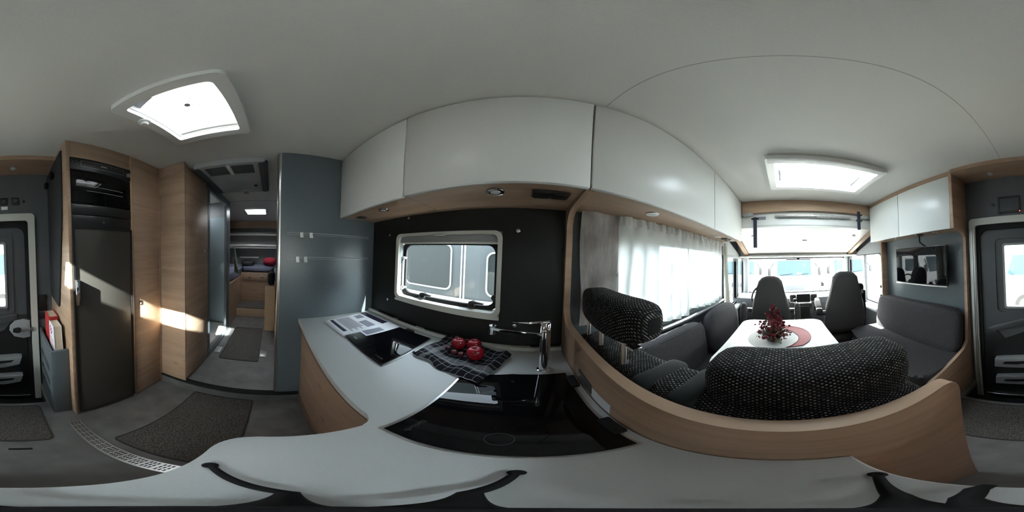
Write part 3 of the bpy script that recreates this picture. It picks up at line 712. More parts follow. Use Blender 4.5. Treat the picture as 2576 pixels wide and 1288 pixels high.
# curtains
t = thing('curtain', 'opaque taupe curtain hanging between the divider and the sheer curtain', 'curtain', (.335, .69, 1.0))
part('cloth', MB().sheet(lambda u, v: (.236+.20*u + .006*math.sin(v*7), .688+.004*math.sin(u*9+v*2)+.003*noise.noise(Vector((u*5, v*7, 2)))+.002*noise.noise(Vector((u*14, v*20, 5))), .985+.57*v), 60, 40), M['heavy'], t, 180)
part('tape', MB().box(.22, .30, .68, .70, 1.535, 1.552), M['offwhite'], t)
def sheerf(x0, x1, zb, seed, amp=.010, drift=0):
    def f(u, v):
        fl = 1-v
        return (x0+(x1-x0)*u + drift*fl*u + .004*math.sin(v*9+seed), .668+amp*(.6+.9*fl)*math.sin(u*(x1-x0)*62+seed+.8*fl)+.006*math.sin(u*41+seed*2)+.01*fl*math.sin(seed+u*5), zb + .02*math.sin(u*4+seed)*fl + (1.50-zb)*v)
    return f
for x0, x1, zb, sd_, dr_, lb in ((.425, 1.005, .915, 1.0, .01, 'wide sheer white curtain panel over the near part of the dinette window'),
                           (1.01, 1.715, .915, 2.2, .0, 'sheer white curtain panel over the cab end of the dinette window')):
    t = thing('sheer_curtain', lb, 'curtain', ((x0+x1)/2, .668, zb), 'sheer curtains on the dinette window')
    part('cloth', MB().sheet(sheerf(x0, x1, zb, sd_, drift=dr_), 110, 14), M['sheer'], t, 180)
    part('heading', MB().sheet(lambda u, v, x0=x0, x1=x1, s=sd_: (x0+(x1-x0)*u+.003*math.sin(u*70), .662+.010*math.sin(u*(x1-x0)*75+s)+.004*math.sin(u*190*(x1-x0)), 1.478+.045*v), 130, 3), M['sheer'], t, 180)
    part('hem', MB().sheet(lambda u, v, f=sheerf(x0, x1, zb, sd_, drift=dr_): tuple(Vector(f(u, .045*v))+Vector((0, -.0015, 0))), 110, 1), M['sheer'], t, 180)
single('curtain_rod', MB().cyl((.42, .690, 1.505), (1.80, .690, 1.505), .005, 10), M['white'], 'thin white rod carrying the sheer curtains', 'rod')
t = thing('curtain', 'narrow gathered pale curtain hanging at the cab end beside the driver window', 'curtain', (1.80, .66, .8))
part('cloth', MB().sheet(lambda u, v: (1.735+.10*u*(.7+.3*v)+.05*(1-v)*math.sin(u*2), .655+.016*math.sin(u*16+v)+.015*u - .03*(1-v), .80+.72*v), 40, 14), M['pale_curtain'], t, 180)

# table
tb = thing('dinette_table', 'white dinette table with rounded corners and single post', 'table', (1.2, .02, 0))
part('tabletop', MB().prism(rrect(.72, 1.60, -.347, .385, (.10, .10, .10, .10), 8), 'z', .672, .70, .004), M['table'], tb)
part('apron', MB().prism(rrect(.80, 1.50, -.27, .31, .08, 6), 'z', .63, .671), M['midgrey'], tb)
part('post', MB().cyl((1.15, .02, .03), (1.15, .02, .64), .05, 24), M['alu'], tb)
part('foot', MB().lathe([(.17, 0), (.17, .008), (.06, .03), (0, .03)], (1.15, .02, 0), n=28), M['alu'], tb)
pm = thing('placemat', 'round pale placemat with rose-coloured crescent under the flowers', 'placemat', (1.18, .04, .70))
part('pale_field', MB().prism([(1.185+.185*math.cos(a*PI/20), .085+.175*math.sin(a*PI/20)) for a in range(40)], 'z', .70, .7022), M['matwhite'], pm)
cres = arc(1.185, .085, .186, -150, -20, 14); outc = arc(1.215, .03, .225, -5, -140, 14)
part('crescent', MB().prism(cres + outc, 'z', .7001, .7026), M['matred'], pm)
part('crescent_binding', MB().tube([(x, y, .7028) for x, y in cres + outc + cres[:1]], .003, 5, False), M['darkred'], pm)

fl = thing('flower_arrangement', 'red flowers with green leaves standing on the white table', 'flowers', (1.15, .078, .7022))
part('bowl', MB().lathe([(.03, 0), (.05, .012), (.062, .035), (.058, .038), (.0, .030)], (1.15, .078, .7025), n=24), M['midgrey'], fl)
FX, FY = 1.15, .078
def leafmesh():
    b = MB(); L = 10
    b.sheet(lambda u, v: (u*1.0, (v-.5)*.42*math.sin(PI*min(1, u*.97+.03))**.8, .22*math.sin(u*PI*.8)-.03*abs(v-.5)*4), 8, 2)
    return b
lf0 = finish('leaf', leafmesh(), M['leaf'], None, 60, True); lf0.parent = fl
pt0 = finish('petal', MB().sheet(lambda u, v: (.0+u, (v-.5)*.9*math.sin(PI*min(1, u*.85+.1)), .35*u*u), 4, 2), M['petal'], None, 60, True); pt0.parent = fl
rnd = random.Random(5)
for i in range(34):
    o = lf0 if i == 0 else lf0.copy()
    if i: COL.objects.link(o)
    o.parent = fl
    a = rnd.uniform(0, 2*PI); el = rnd.uniform(-.15, .9)
    o.location = Vector((.02*math.cos(a), .02*math.sin(a), rnd.uniform(.02, .045)))
    o.rotation_euler = (rnd.uniform(-.5, .5), -el, a); s_ = rnd.uniform(.055, .10); o.scale = (s_, s_, s_)
def blossom(loc, s_, first=None):
    for k_ in range(5):
        o = pt0.copy(); COL.objects.link(o); o.parent = fl
        o.location = loc; o.rotation_euler = (rnd.uniform(-.6, .6), -rnd.uniform(.1, 1.2), rnd.uniform(0, 2*PI)); o.scale = (s_, s_, s_)
pt0.location = (0, 0, .27); pt0.scale = (.02,)*3; pt0.rotation_euler = (0, -.5, 0)
bl_pts = []
for i in range(50):
    h_ = rnd.random()**1.15
    rr_ = (.118*(1-h_)**.9+.010)*math.sqrt(rnd.random())
    a = rnd.uniform(0, 2*PI); bl_pts.append(Vector((rr_*math.cos(a), rr_*1.15*math.sin(a), .055+.215*h_)))
for p in bl_pts: blossom(p, rnd.uniform(.014, .024))
for p in ((.02, .10, .115), (.0, .125, .118)): blossom(Vector(p), .012)
bs_ = MB()
for i, p in enumerate(bl_pts):
    if i % 2 == 0: bs_.tube([(FX, FY, .74), (FX+p.x*.6, FY+p.y*.6, .7022+p.z*.6), (FX+p.x, FY+p.y, .7022+p.z)], .0014, 4)
q = part('stems', bs_, M['leaf'], fl); q['kind'] = 'stuff'
fill = MB()
for i in range(700):
    h_ = rnd.random()**1.4; rr_ = (.112*(1-h_)**.95+.008)*math.sqrt(rnd.random()); a = rnd.uniform(0, 2*PI)
    c_ = Vector((FX+rr_*math.cos(a), FY+rr_*1.1*math.sin(a), .745+.19*h_)); s_ = rnd.uniform(.006, .011)
    d1 = Vector((rnd.gauss(0, 1), rnd.gauss(0, 1), rnd.gauss(0, 1))).normalized()*s_; d2 = d1.orthogonal().normalized()*s_*.8
    vs_ = [fill.bm.verts.new(c_+d1), fill.bm.verts.new(c_+d2), fill.bm.verts.new(c_-d1), fill.bm.verts.new(c_-d2)]; fill.bm.faces.new(vs_)
q = part('small_petals', fill, M['petal'], fl); q['kind'] = 'stuff'

# ================================================================== CAB
bm_ = thing('ceiling_beam', 'oak cross beam below the ceiling between living area and cab', 'beam', (1.72, -.3, 1.84))
bpts = [(.437, ZC-.002), (-1.04, ZC-.002), (-1.04, 1.846)] + [(-.3+(-.74+1.477*i/12), 1.848-.018*(i/12)+.014*math.sin(PI*i/12)) for i in range(1, 12)] + [(.437, 1.832)]
part('board', MB().prism(bpts, 'x', 1.705, 1.735, .002), M['oak'], bm_)
part('shelf_underside', MB().box(1.735, 1.80, -1.20, .70, 1.856, 1.868), M['oakflat'], bm_)

bd = thing('drop_down_bed', 'white drop-down bed folded up above the cab seats', 'bed', (2.1, -.27, 1.45))
part('front_face', MB().prism([(1.765, 1.856), (1.742, 1.70), (1.755, 1.684), (1.785, 1.684), (1.80, 1.856)], 'y', -1.10, .60, .003), M['white'], bd)
part('underside_panel', MB().prism([(1.750, 1.676), (2.50, 1.432), (2.50, 1.446), (1.750, 1.690)], 'y', -1.055, .535, .003), M['white'], bd)
part('dark_end_strip', MB().prism([(2.497, 1.428), (2.52, 1.424), (2.52, 1.44), (2.497, 1.446)], 'y', -1.055, .535), M['topedge'], bd)  # dark brown strip along the lower end of the underside panel
for y_ in ((.537, .60), (-1.12, -1.057)):
    part('side_board', MB().prism([(1.76, 1.655), (2.56, 1.395), (2.60, 1.50), (1.78, 1.80)], 'y', y_[0], y_[1]), M['oak'], bd)
part('lock_recess', MB().prism([(2.06, 1.5755-.004), (2.085, 1.567-.004), (2.085, 1.580), (2.06, 1.588)], 'y', -.31, -.25), M['midgrey'], bd)
for y_ in (.355, -.905): part('spot_lamp', MB().cyl((1.93, y_, 1.605), (1.93, y_, 1.622), .024, 18), M['lens'], bd)
part('label_print', MB().box(1.748, 1.7490, .18, .27, 1.765, 1.80), M['ink'], bd)
part('mattress', MB().box(1.82, 2.55, -1.05, .53, 1.70, 1.80, .03), M['palewall'], bd)
struct('trim_6', MB().box(2.50, XF+.0, YW+.0, YK-.0, 1.375, 1.395).box(2.55, 2.58, YW, YK, 1.395, ZC), M['white'])
lb_ = thing('light_bar', 'silver light bar half wrapped in clear film above the bed panel', 'lamp', (1.74, -.35, 1.79))
part('housing', MB().box(1.703, 1.740, -.775, .080, 1.788, 1.806, .004), M['alu'], lb_)
part('diffuser', MB().box(1.706, 1.737, -.76, .06, 1.780, 1.789, .002), M['grey'], lb_)
wr = part('film_wrap', MB().sheet(lambda u, v: (1.722+.028*math.cos(v*2*PI)*(1+.35*noise.noise(Vector((u*9, v*6, 1)))), -.34-.24*u, 1.796+.022*math.sin(v*2*PI)*(1+.6*noise.noise(Vector((u*8, v*5, 3))))), 26, 14), M['wrap'], lb_, 20)
for y_, zt, zb, lb in ((.290, 1.765, 1.45, 'long dark strap with buckle hanging at the driver side of the bed'), (-.868, 1.86, 1.655, 'short dark strap hanging beside the white right-hand cabinets')):
    t = thing('bed_strap', lb, 'strap', (1.72, y_, zt))
    part('webbing', MB().box(1.698, 1.703, y_-.020, y_+.020, zb, zt+.02, .001).box(1.69, 1.698, y_-.017, y_+.017, zb+.01, zb+.12, .001), M['inkdark'], t)
    zc_ = zt if zt < 1.8 else 1.765
    part('buckle', MB().prism(rrect(y_-.040, y_+.040, zc_-.010, zc_+.008, .008), 'x', 1.685, 1.70), M['black'], t)
    if zt < 1.8: part('end_ring', MB().tube([(1.70, y_+.012*math.cos(a*PI/8), zb-.010+.010*math.sin(a*PI/8)) for a in range(17)], .002, 6, False), M['alu'], t)
for y_, lb in ((.375, 'gathered grey cloth stuffed under the beam at the driver side'), (-.965, 'gathered grey cloth stuffed under the beam beside the right-hand cabinets')):
    single('bundled_cloth', MB().pad(1.70, 1.74, y_-.065, y_+.065, 1.80, 1.845, 3, 12, warp=lambda p: (p.x+.012*noise.noise(p*30), p.y+.01*noise.noise(p*25), p.z+.012*noise.noise(p*34))), M['palewall'], lb, 'cloth', 'gathered cloths under the beam')
# sun visors and mirror box
for y_, lb in ((.18, 'fold-up sun visor above the driver side of the windscreen'), (-.69, 'fold-up sun visor above the passenger side of the windscreen')):
    t = thing('sun_visor', lb, 'visor', (2.62, y_, 1.38), 'sun visors')
    part('panel', MB().pad(2.58, 2.78, y_-.27, y_+.27, 1.372, 1.392, 5, 6), M['palewall'], t)
    part('visor_clip', MB().box(2.57, 2.59, y_-.10, y_+.08, 1.368, 1.378, .002), M['midgrey'], t)
t = thing('mirror_housing', 'slim dark sensor housing at the top centre of the windscreen', 'mirror', (2.8, -.25, 1.33))
part('shell', MB().box(2.92, 2.96, -.50, -.05, 1.325, 1.345, .006), M['black'], t)
part('bracket', MB().box(2.94, 2.99, -.30, -.25, 1.335, 1.372, .003), M['black'], t)
# cab side cloth panels
struct('trim_7', MB().prism([(1.72, 1.385), (2.60, 1.385), (2.58, 1.40), (1.80, 1.64), (1.72, 1.66)], 'y', YW, YW+.03, .006), M['palewall'])
struct('trim_8', MB().prism([(1.80, 1.385), (2.60, 1.385), (2.58, 1.40), (1.90, 1.62), (1.80, 1.64)], 'y', YK-.03, YK, .006), M['palewall'])
struct('trim_9', MB().box(1.86, 2.50, YK-.035, YK-.012, 1.355, 1.395, .006), M['grey'])

# dashboard
db = thing('dashboard', 'dark grey dashboard with centre console below the windscreen', 'dashboard', (2.6, -.27, .4))
part('body', MB().prism([(2.38, .42), (2.36, .62), (2.40, .745), (2.55, .79), (2.98, .72), (2.98, .05), (2.50, .05)], 'y', YW+.02, YK-.02, .02), M['midgrey'], db)
part('glovebox_lid', MB().box(2.345, 2.375, -.98, -.50, .50, .68, .01), M['midgrey'], db)
part('console', MB().prism([(2.30, .05), (2.26, .42), (2.30, .70), (2.40, .72), (2.45, .05)], 'y', -.40, -.14, .012), M['black'], db)
scn = part('screen', MB().prism(rrect(-.368, -.178, .712, .835, .012), 'x', 2.262, 2.30), M['soft'], db)
for y0_, y1_ in ((-.172, -.085), (-.468, -.375)):
    v_ = part('air_vent', MB().prism(rrect(y0_, y1_, .715, .825, .02), 'x', 2.285, 2.33), M['black'], db)
    part('vent_trim', MB().ring(rrect(y0_-.004, y1_+.004, .711, .829, .022), rrect(y0_+.004, y1_-.004, .719, .821, .016), 'x', 2.278, 2.29), M['alu'], v_)
    for k_ in range(4): part('vent_slat', MB().box(2.276, 2.286, y0_+.008, y1_-.008, .735+.022*k_, .739+.022*k_), M['midgrey'], v_)
part('shelf_rim', MB().box(2.255, 2.275, -.385, -.165, .694, .700, .002), M['alu'], db)
part('lower_panel', MB().box(2.235, 2.27, -.36, -.18, .50, .66, .01), M['soft'], db)
part('gear_lever', MB().tube([(2.28, -.16, .66), (2.22, -.155, .73), (2.20, -.15, .755)], [.008, .008, .008], 8).pad(2.175, 2.225, -.175, -.125, .745, .79, 2.5, 6), M['soft'], db)
part('cup_holder', MB().lathe([(.04, 0), (.045, .07), (.038, .07), (.035, .01), (0, .01)], (2.20, -.45, .60), n=20), M['soft'], db)
st = thing('steering_wheel', 'black steering wheel almost hidden behind the driver seat', 'steering wheel', (2.25, .22, .75))
R_ = Matrix.Rotation(math.radians(28), 3, 'Y')
def sw(y, z): p = R_ @ Vector((0, y, z)); return (2.26+p.x, .25+p.y, .80+p.z)
part('rim', MB().tube([sw(.19*math.cos(a*PI/16), .19*math.sin(a*PI/16)) for a in range(33)], .014, 10, False), M['leather'], st)
for a in (200, 340, 270): part('spoke', MB().tube([sw(0, 0), sw(.18*math.cos(math.radians(a)), .18*math.sin(math.radians(a)))], .014, 8), M['black'], st)
part('hub', MB().pad(2.22, 2.30, .17, .33, .73, .87, 3, 8), M['black'], st)
part('column', MB().cyl((2.27, .25, .79), (2.36, .25, .72), .035, 16), M['midgrey'], st)
# driver's door lining below the window
dl = struct('trim_10', MB().box(1.80, 2.98, YK-.05, YK, .05, .655, .02), M['palewall'])
part('ledge', MB().box(1.85, 2.98, YK-.10, YK-.02, .62, .665, .015), M['grey'], dl)
part('lever_recess', MB().prism(rrect(2.17, 2.27, .49, .55, .02), 'y', YK-.056, YK-.048), M['midgrey'], dl)
part('ledge', MB().box(1.80, 2.98, YW, YW+.10, .57, .63, .015), M['grey'], dl)

# driver and passenger seats -------------------------------------------
def cab_seat(label, x, y, rz, hz, arms):
    t = thing('cab_seat', label, 'seat', (x, y, 0), 'swivel cab seats'); t.rotation_euler = (0, 0, rz)
    def lp(name, mb, mt, ang=40):
        o = finish(name, mb, mt, None, ang, True); o.parent = t; return o
    # local frame: +x is where the seat faces, z up
    prof = [(-.235, .42), (-.24, .60), (-.215, .80), (-.17, .93), (-.155, 1.00), (-.14, hz-.06), (-.10, hz-.018), (-.05, hz), (.05, hz), (.10, hz-.018), (.14, hz-.06), (.155, 1.00), (.17, .93), (.215, .80), (.24, .60), (.235, .42)]
    b = MB().prism(prof, 'x', -.065, .065, .035, 4)
    b.warp(lambda c: (c.x - .18*(c.z-.42) + .10*max(0, c.z-.9), c.y, c.z))
    lp('backrest', b, M['seat2'], 60)
    lp('seat_cushion', MB().pad(-.02, .255, -.24, .24, .36, .50, 5, 8), M['seat2'])
    lp('seat_shell', MB().box(-.08, .24, -.20, .20, .26, .37, .03), M['black'])
    lp('pedestal', MB().box(0, .22, -.12, .12, 0, .26, .02), M['black'])
    lp('turntable', MB().cyl((.11, 0, .245), (.11, 0, .27), .13, 28), M['alu'])
    for s_, up in arms:
        if up: lp('armrest', MB().pad(-.20, -.10, s_*.315-.035, s_*.315+.035, .46, .80, 4, 6), M['seat2'])
        else:
            lp('armrest', MB().pad(-.08, .34, s_*.30-.035, s_*.30+.035, .70, .775, 4, 6, warp=lambda p: (p.x, p.y, p.z+.06*p.x)), M['seat2'])
            lp('armrest_end_cap', MB().pad(-.13, -.06, s_*.30-.038, s_*.30+.038, .665, .755, 4, 6), M['black'])
        lp('armrest_hinge', MB().cyl((-.06, s_*.22, .68), (-.06, s_*.29, .68), .03, 14), M['black'])
    return t
cab_seat('grey driver cab seat seen from behind, armrests folded up', 2.06, .158, 0.0, 1.125, ((1, True), (-1, True)))
ps = cab_seat('grey passenger cab seat nearest the TV, one armrest lowered', 1.84, -.70, math.radians(-8), 1.17, ((1, False),))
t = thing('seat_belt', 'black belt webbing and anchor standing beside the passenger cab seat', 'belt', (1.75, -.93, .5))
part('anchor_post', MB().box(1.74, 1.80, -.955, -.90, .45, .93, .015), M['soft'], t)
part('belt_outlet', MB().pad(1.70, 1.80, -.92, -.82, .92, 1.02, 3, 6), M['soft'], t)
part('buckle', MB().box(1.70, 1.72, -.90, -.87, .90, .95, .003), M['alu'], t)

# ================================================================== DOOR SIDE
for x0, x1, lb in ((.606, 1.170, 'wide white overhead cabinet above the television'), (1.172, 1.700, 'narrower white overhead cabinet at the cab end on the television side')):
    t = thing('overhead_cabinet', lb, 'cabinet', ((x0+x1)/2, -1.13, 1.511), 'door-side overhead')
    part('body', MB().box(x0, x1, YW+.004, -1.036, 1.520, ZC-.022), M['oak'], t)
    part('bottom_panel', MB().box(x0, x1, YW+.004, -1.022, 1.508, 1.520), M['oakflat'], t)
    part('door', MB().box(x0+.002, x1-.002, -1.036, -1.018, 1.506, 1.938, .003), M['doorwhite'], t)
    part('top_strip', MB().box(x0, x1, -1.034, -1.018, 1.941, ZC-.004), M['oak'], t)
# upright frames of the sofa alcove (profile in y, z)
inner_c = [(-1.02, 1.506)] + [(-1.15-.06*math.sin(math.radians(a)), 1.43+.06*math.cos(math.radians(a))) for a in (0, 30, 60, 90)] + [(-1.195, .80), (-1.175, .55), (-1.10, .50), (-.72, .44), (-.66, .40), (-.64, .30), (-.64, 0)]
al = thing('alcove_side_panel', 'oak side panel between the entrance door and the grey sofa', 'partition', (.59, -1.1, 0))
part('board', MB().prism([(YW+.002, 0), (YW+.002, ZC-.004), (-1.012, ZC-.004)] + inner_c, 'x', .579, .605, .001), M['oak'], al)
al = thing('alcove_side_panel', 'narrow oak upright between television wall and passenger window', 'partition', (1.64, -1.2, 0))
part('board', MB().box(1.66, 1.685, YW+.002, -1.15, .35, 1.506, .002), M['oak'], al)
struct('wall_television', MB().box(.605, 1.66, YW+.001, YW+.008, .40, 1.508), M['slate'])
sf = thing('sofa', 'grey upholstered sofa bench under the television', 'sofa', (1.15, -.95, 0))
part('base', MB().prism([(.612, -1.22)] + [(.612, -.80)] + arc(.70, -.74, .085, 180, 90, 6) + [(1.68, -.76), (1.72, -.80), (1.72, -1.22)], 'z', 0, .37), M['oak'], sf)
part('seat_cushion', MB().prism([(.608, -1.20), (.60, -.80)] + arc(.71, -.745, .115, 170, 90, 8) + [(.80, -.622), (1.30, -.66), (1.66, -.745)] + arc(1.68, -.80, .055, 80, 0, 4) + [(1.735, -1.20)], 'z', .36, .47, .035, 4), M['seat'], sf)
part('backrest', MB().pad(.612, 1.72, -1.17, -1.05, .44, .86, 7, 10, warp=lambda p: (p.x, p.y-.16*(p.z-.5), p.z)), M['seat'], sf)

tv = thing('television', 'flat black television hanging on the slate wall above the sofa', 'television', (1.02, -1.12, 1.05))
TY = -1.12
def tvx(p): return (.865 + (p.x-.865)*1.0, p.y + .05*(p.x-.865), p.z)
TVM = lambda b: b.warp(lambda p: tvx(p))
k_ = 1.176
part('shell', TVM(MB().box(.725, 1.325, TY-.035, TY-.005, 1.048, 1.40, .006)), M['black'], tv)
part('screen', TVM(MB().box(.733, 1.317, TY-.005, TY-.002, 1.062, 1.392)), M['gloss'], tv)
part('chrome_strip', TVM(MB().box(.725, 1.325, TY-.02, TY+.002, 1.040, 1.052, .002)), M['alu'], tv)
ma = part('ceiling_arm', MB().cyl((.985, -1.10, 1.50), (.985, -1.10, 1.44), .009, 10), M['black'], tv)
part('mount_plate', MB().lathe([(.04, 0), (.035, -.008), (0, -.008)], (.985, -1.10, 1.508), n=20), M['black'], ma)
part('lower_arm', MB().tube([(.985, -1.10, 1.44), (.955, -1.12, 1.41), (.93, -1.158, 1.385)], .008, 10), M['black'], ma)
for x_ in (.80, 1.28): spot(x_, -1.09, 1.508, 'flat white downlight under the cabinet %s the television arm' % ('on the door side of' if x_ < 1 else 'on the cab side of'), .024, M['white'])

# controls above the door
t = thing('control_panel', 'dark framed control display with red standby light above the door', 'control panel', (.21, YW, 1.70))
part('frame', MB().ring(rrect(.127, .302, 1.625, 1.765, .004), rrect(.142, .287, 1.64, 1.75, .003), 'y', YW, YW+.012), M['black'], t)
part('display', MB().box(.140, .289, YW, YW+.008, 1.638, 1.752), M['midgrey'], t)
part('standby_light', MB().cyl((.133, YW+.010, 1.633), (.133, YW+.0135, 1.633), .004, 10), M['ledred'], t)
single('round_sensor', MB().lathe([(.012, 0), (.012, .004), (0, .005)], (.345, YW, 1.704), 'y', 18), M['black'], 'small round black sensor on the cab side of the control display', 'sensor')
t = thing('switch_plate', 'square black push switch above the door with white tag below', 'switch', (.068, YW, 1.70))
part('plate', MB().box(.040, .098, YW, YW+.010, 1.672, 1.735, .004), M['black'], t)
part('button', MB().box(.053, .085, YW+.010, YW+.014, 1.687, 1.72, .003), M['midgrey'], t)
part('white_tag', MB().box(.042, .092, YW, YW+.004, 1.638, 1.664, .001), M['white'], t)
t = thing('switch_plate', 'square black rotary switch above the door, fridge side of the white tag', 'switch', (-.016, YW, 1.70))
part('plate', MB().box(-.046, .014, YW, YW+.010, 1.672, 1.735, .004), M['black'], t)
part('dial', MB().lathe([(.018, 0), (.016, .012), (0, .012)], (-.016, YW+.010, 1.703), 'y', 18), M['midgrey'], t)
single('round_sensor', MB().lathe([(.010, 0), (.010, .004), (0, .005)], (-.081, YW, 1.703), 'y', 18), M['black'], 'small round black knob beside the rotary switch', 'sensor')
t = thing('socket', 'tall black socket strip on the wall behind the books', 'socket', (-.2, YW, .9))
part('plate', MB().box(-.232, -.168, YW, YW+.010, .83, .965, .004).box(-.232, -.168, YW, YW+.010, .755, .815, .004), M['black'], t)

# felt board on the side of the fridge cabinet
ft = thing('felt_board', 'long charcoal felt board hung on the fridge cabinet side', 'board', (-.265, -1.0, .9))
part('board', MB().prism([(-.852, 1.935), (-1.225, 1.915), (-1.225, 1.0), (-1.19, .96), (-1.0, .935), (-.985, .95), (-.875, 1.50), (-.868, 1.62)], 'x', -.272, -.262, .002), M['felt'], ft)
for (y_, z_) in ((-1.015, 1.825), (-1.185, 1.818)): part('hook_knob', MB().pad(-.262, -.232, y_-.022, y_+.022, z_-.028, z_+.028, 3, 6), M['soft'], ft)
# magazine pocket with books
mp_ = thing('magazine_rack', 'slate-coloured wall rack with open slots beside the door', 'rack', (-.22, -1.0, 0))
part('end_panel', MB().box(-.272, -.168, -.862, -.842, .0, .690, .004), M['slate'], mp_)
part('front_panel', MB().plate('x', [YW+.006, -.862], [0, .68], [(-1.17, -.91, .14, .24), (-1.17, -.91, .31, .38), (-1.17, -.91, .46, .53)], -.184, -.168), M['slate'], mp_)
part('bottom', MB().box(-.272, -.184, YW+.006, -.862, .09, .11), M['slate'], mp_)
part('shelf', MB().box(-.272, -.184, YW+.006, -.862, .56, .575), M['slate'], mp_)
b1 = thing('book', 'thick red book standing at the back of the slate rack', 'book', (-.23, -1.1, .575))
part('cover', MB().box(-.262, -.258, -1.16, -1.02, .577, .862).box(-.205, -.201, -1.16, -1.02, .577, .862).box(-.262, -.201, -1.018, -1.014, .577, .862), M['bookred'], b1)
part('pages', MB().box(-.258, -.205, -1.155, -1.02, .582, .856), M['pages'], b1)
b2 = thing('book', 'pale paperback with pink flower cover leaning in the slate rack', 'book', (-.22, -.95, .575))
def bk(p): return (p.x, p.y - .03*(p.z-.577)/.25, p.z)
part('cover', MB().box(-.204, -.201, -1.0, -.872, .577, .840).box(-.250, -.247, -1.0, -.872, .577, .840).box(-.250, -.201, -1.003, -1.0, .577, .840).warp(bk), M['paper'], b2)
part('pages', MB().box(-.247, -.204, -1.0, -.875, .580, .836).warp(bk), M['pages'], b2)
for i, (dy, dz) in enumerate(((0, 0), (.018, .012), (-.018, .012), (0, .024), (.016, -.014), (-.016, -.012), (.0, -.028), (.03, -.002))):
    part('printed_petal', MB().cyl((-.2008, -.945+dy, .79+dz), (-.2002, -.945+dy, .79+dz), .0085, 10).warp(bk), M['pink'], b2)
part('printed_band', MB().prism([(-.995, .58), (-.88, .58), (-.88, .61), (-.93, .635), (-.995, .64)], 'x', -.2010, -.2004).warp(bk), M['bookgreen'], b2)
for i in range(3): part('printed_line', MB().box(-.2009, -.2004, -.985+.006*i, -.895-.006*i, .720-.022*i, .726-.022*i).warp(bk), M['pink'], b2)

# ================================================================== FRIDGE BLOCK
YF = -.79
fc = thing('fridge_cabinet', 'tall oak cabinet housing oven, fridge and narrow cupboard', 'cabinet', (-.63, -1.0, 0))
part('side_panel', MB().box(-.291, -.272, YW+.003, YF, 0, ZC-.002, .001), M['oak'], fc)
part('divider', MB().box(-.702, -.684, YW+.003, YF, 0, ZC-.002, .001), M['oakedge'], fc)
part('side_panel', MB().box(-.982, -.966, YW+.003, YF, 0, ZC-.002, .001), M['oak'], fc)
part('top_panel', MB().box(-.684, -.291, YF-.02, YF-.003, 1.852, ZC-.002, .001), M['oak'], fc)
part('plinth', MB().box(-.684, -.291, YF-.03, YF-.012, .004, .045), M['oakedge'], fc)
part('carcass', MB().box(-.966, -.291, YW+.003, -1.19, .02, ZC-.004).box(-.966, -.702, -1.19, YF-.03, .02, 1.9), M['soft'], fc)
part('upper_panel', MB().box(-.966, -.702, YF-.02, YF-.003, 1.915, ZC-.002, .001), M['oak'], fc)
cdo = part('cupboard_door', MB().box(-.963, -.705, YF-.018, YF, .02, 1.911, .001), M['oak'], fc)
part('push_latch', MB().box(-.765, -.742, YF, YF+.004, .92, .95, .002), M['chrome'], cdo)
ov = thing('oven', 'black built-in oven with glass door above the fridge', 'oven', (-.487, -.95, 1.50))
part('housing', MB().box(-.684, -.291, -1.18, YF-.012, 1.492, 1.850, .002), M['black'], ov)
part('control_fascia', MB().box(-.684, -.291, YF-.012, YF+.006, 1.762, 1.850, .004), M['black'], ov)
part('fascia_outline', MB().ring(rrect(-.63, -.35, 1.79, 1.832, .004), rrect(-.6275, -.3525, 1.7925, 1.8295, .003), 'y', YF+.006, YF+.0068), M['grey'], ov)
part('dial', MB().lathe([(.016, 0), (.015, .010), (0, .011)], (-.662, YF+.006, 1.800), 'y', 20), M['alu'], ov)
for x_, z_ in ((-.305, 1.815), (-.325, 1.825), (-.325, 1.800), (-.338, 1.812)): part('push_button', MB().cyl((x_, YF+.006, z_), (x_, YF+.009, z_), .0045, 10), M['midgrey'], ov)
part('lettering', MB().box(-.51, -.47, YF+.006, YF+.0066, 1.812, 1.818), M['offwhite'], ov)
part('glass_door', MB().box(-.681, -.294, YF-.012, YF+.004, 1.555, 1.756, .003), M['gloss'], ov)
for z_ in (1.665, 1.635): part('rack_rail', MB().cyl((-.62, YF+.0045, z_), (-.38, YF+.0045, z_), .0016, 6), M['grey'], ov)
part('lower_fascia', MB().box(-.684, -.291, YF-.012, YF+.004, 1.494, 1.552, .003), M['black'], ov)
fr = thing('refrigerator', 'tall refrigerator with brushed bronze door and black surround', 'refrigerator', (-.487, -.95, .05))
part('housing', MB().box(-.683, -.292, -1.18, YF-.014, .045, 1.490, .002), M['black'], fr)
part('control_strip', MB().box(-.683, -.292, YF-.014, YF+.002, 1.425, 1.490, .003), M['black'], fr)
part('status_icon', MB().ring(rrect(-.487, -.475, 1.452, 1.464, .001), rrect(-.485, -.477, 1.454, 1.462, .001), 'y', YF+.002, YF+.0028), M['grey'], fr)
dd = part('door', MB().box(-.672, -.300, YF-.012, YF+.008, .055, 1.418, .004), M['bronze'], fr)
part('door_surround', MB().ring(rrect(-.683, -.291, .046, 1.424, .002), rrect(-.673, -.302, .056, 1.417, .002), 'y', YF-.012, YF+.012), M['black'], fr)
part('handle', MB().box(-.318, -.296, YF+.008, YF+.030, 1.010, 1.150, .003), M['chrome'], dd)

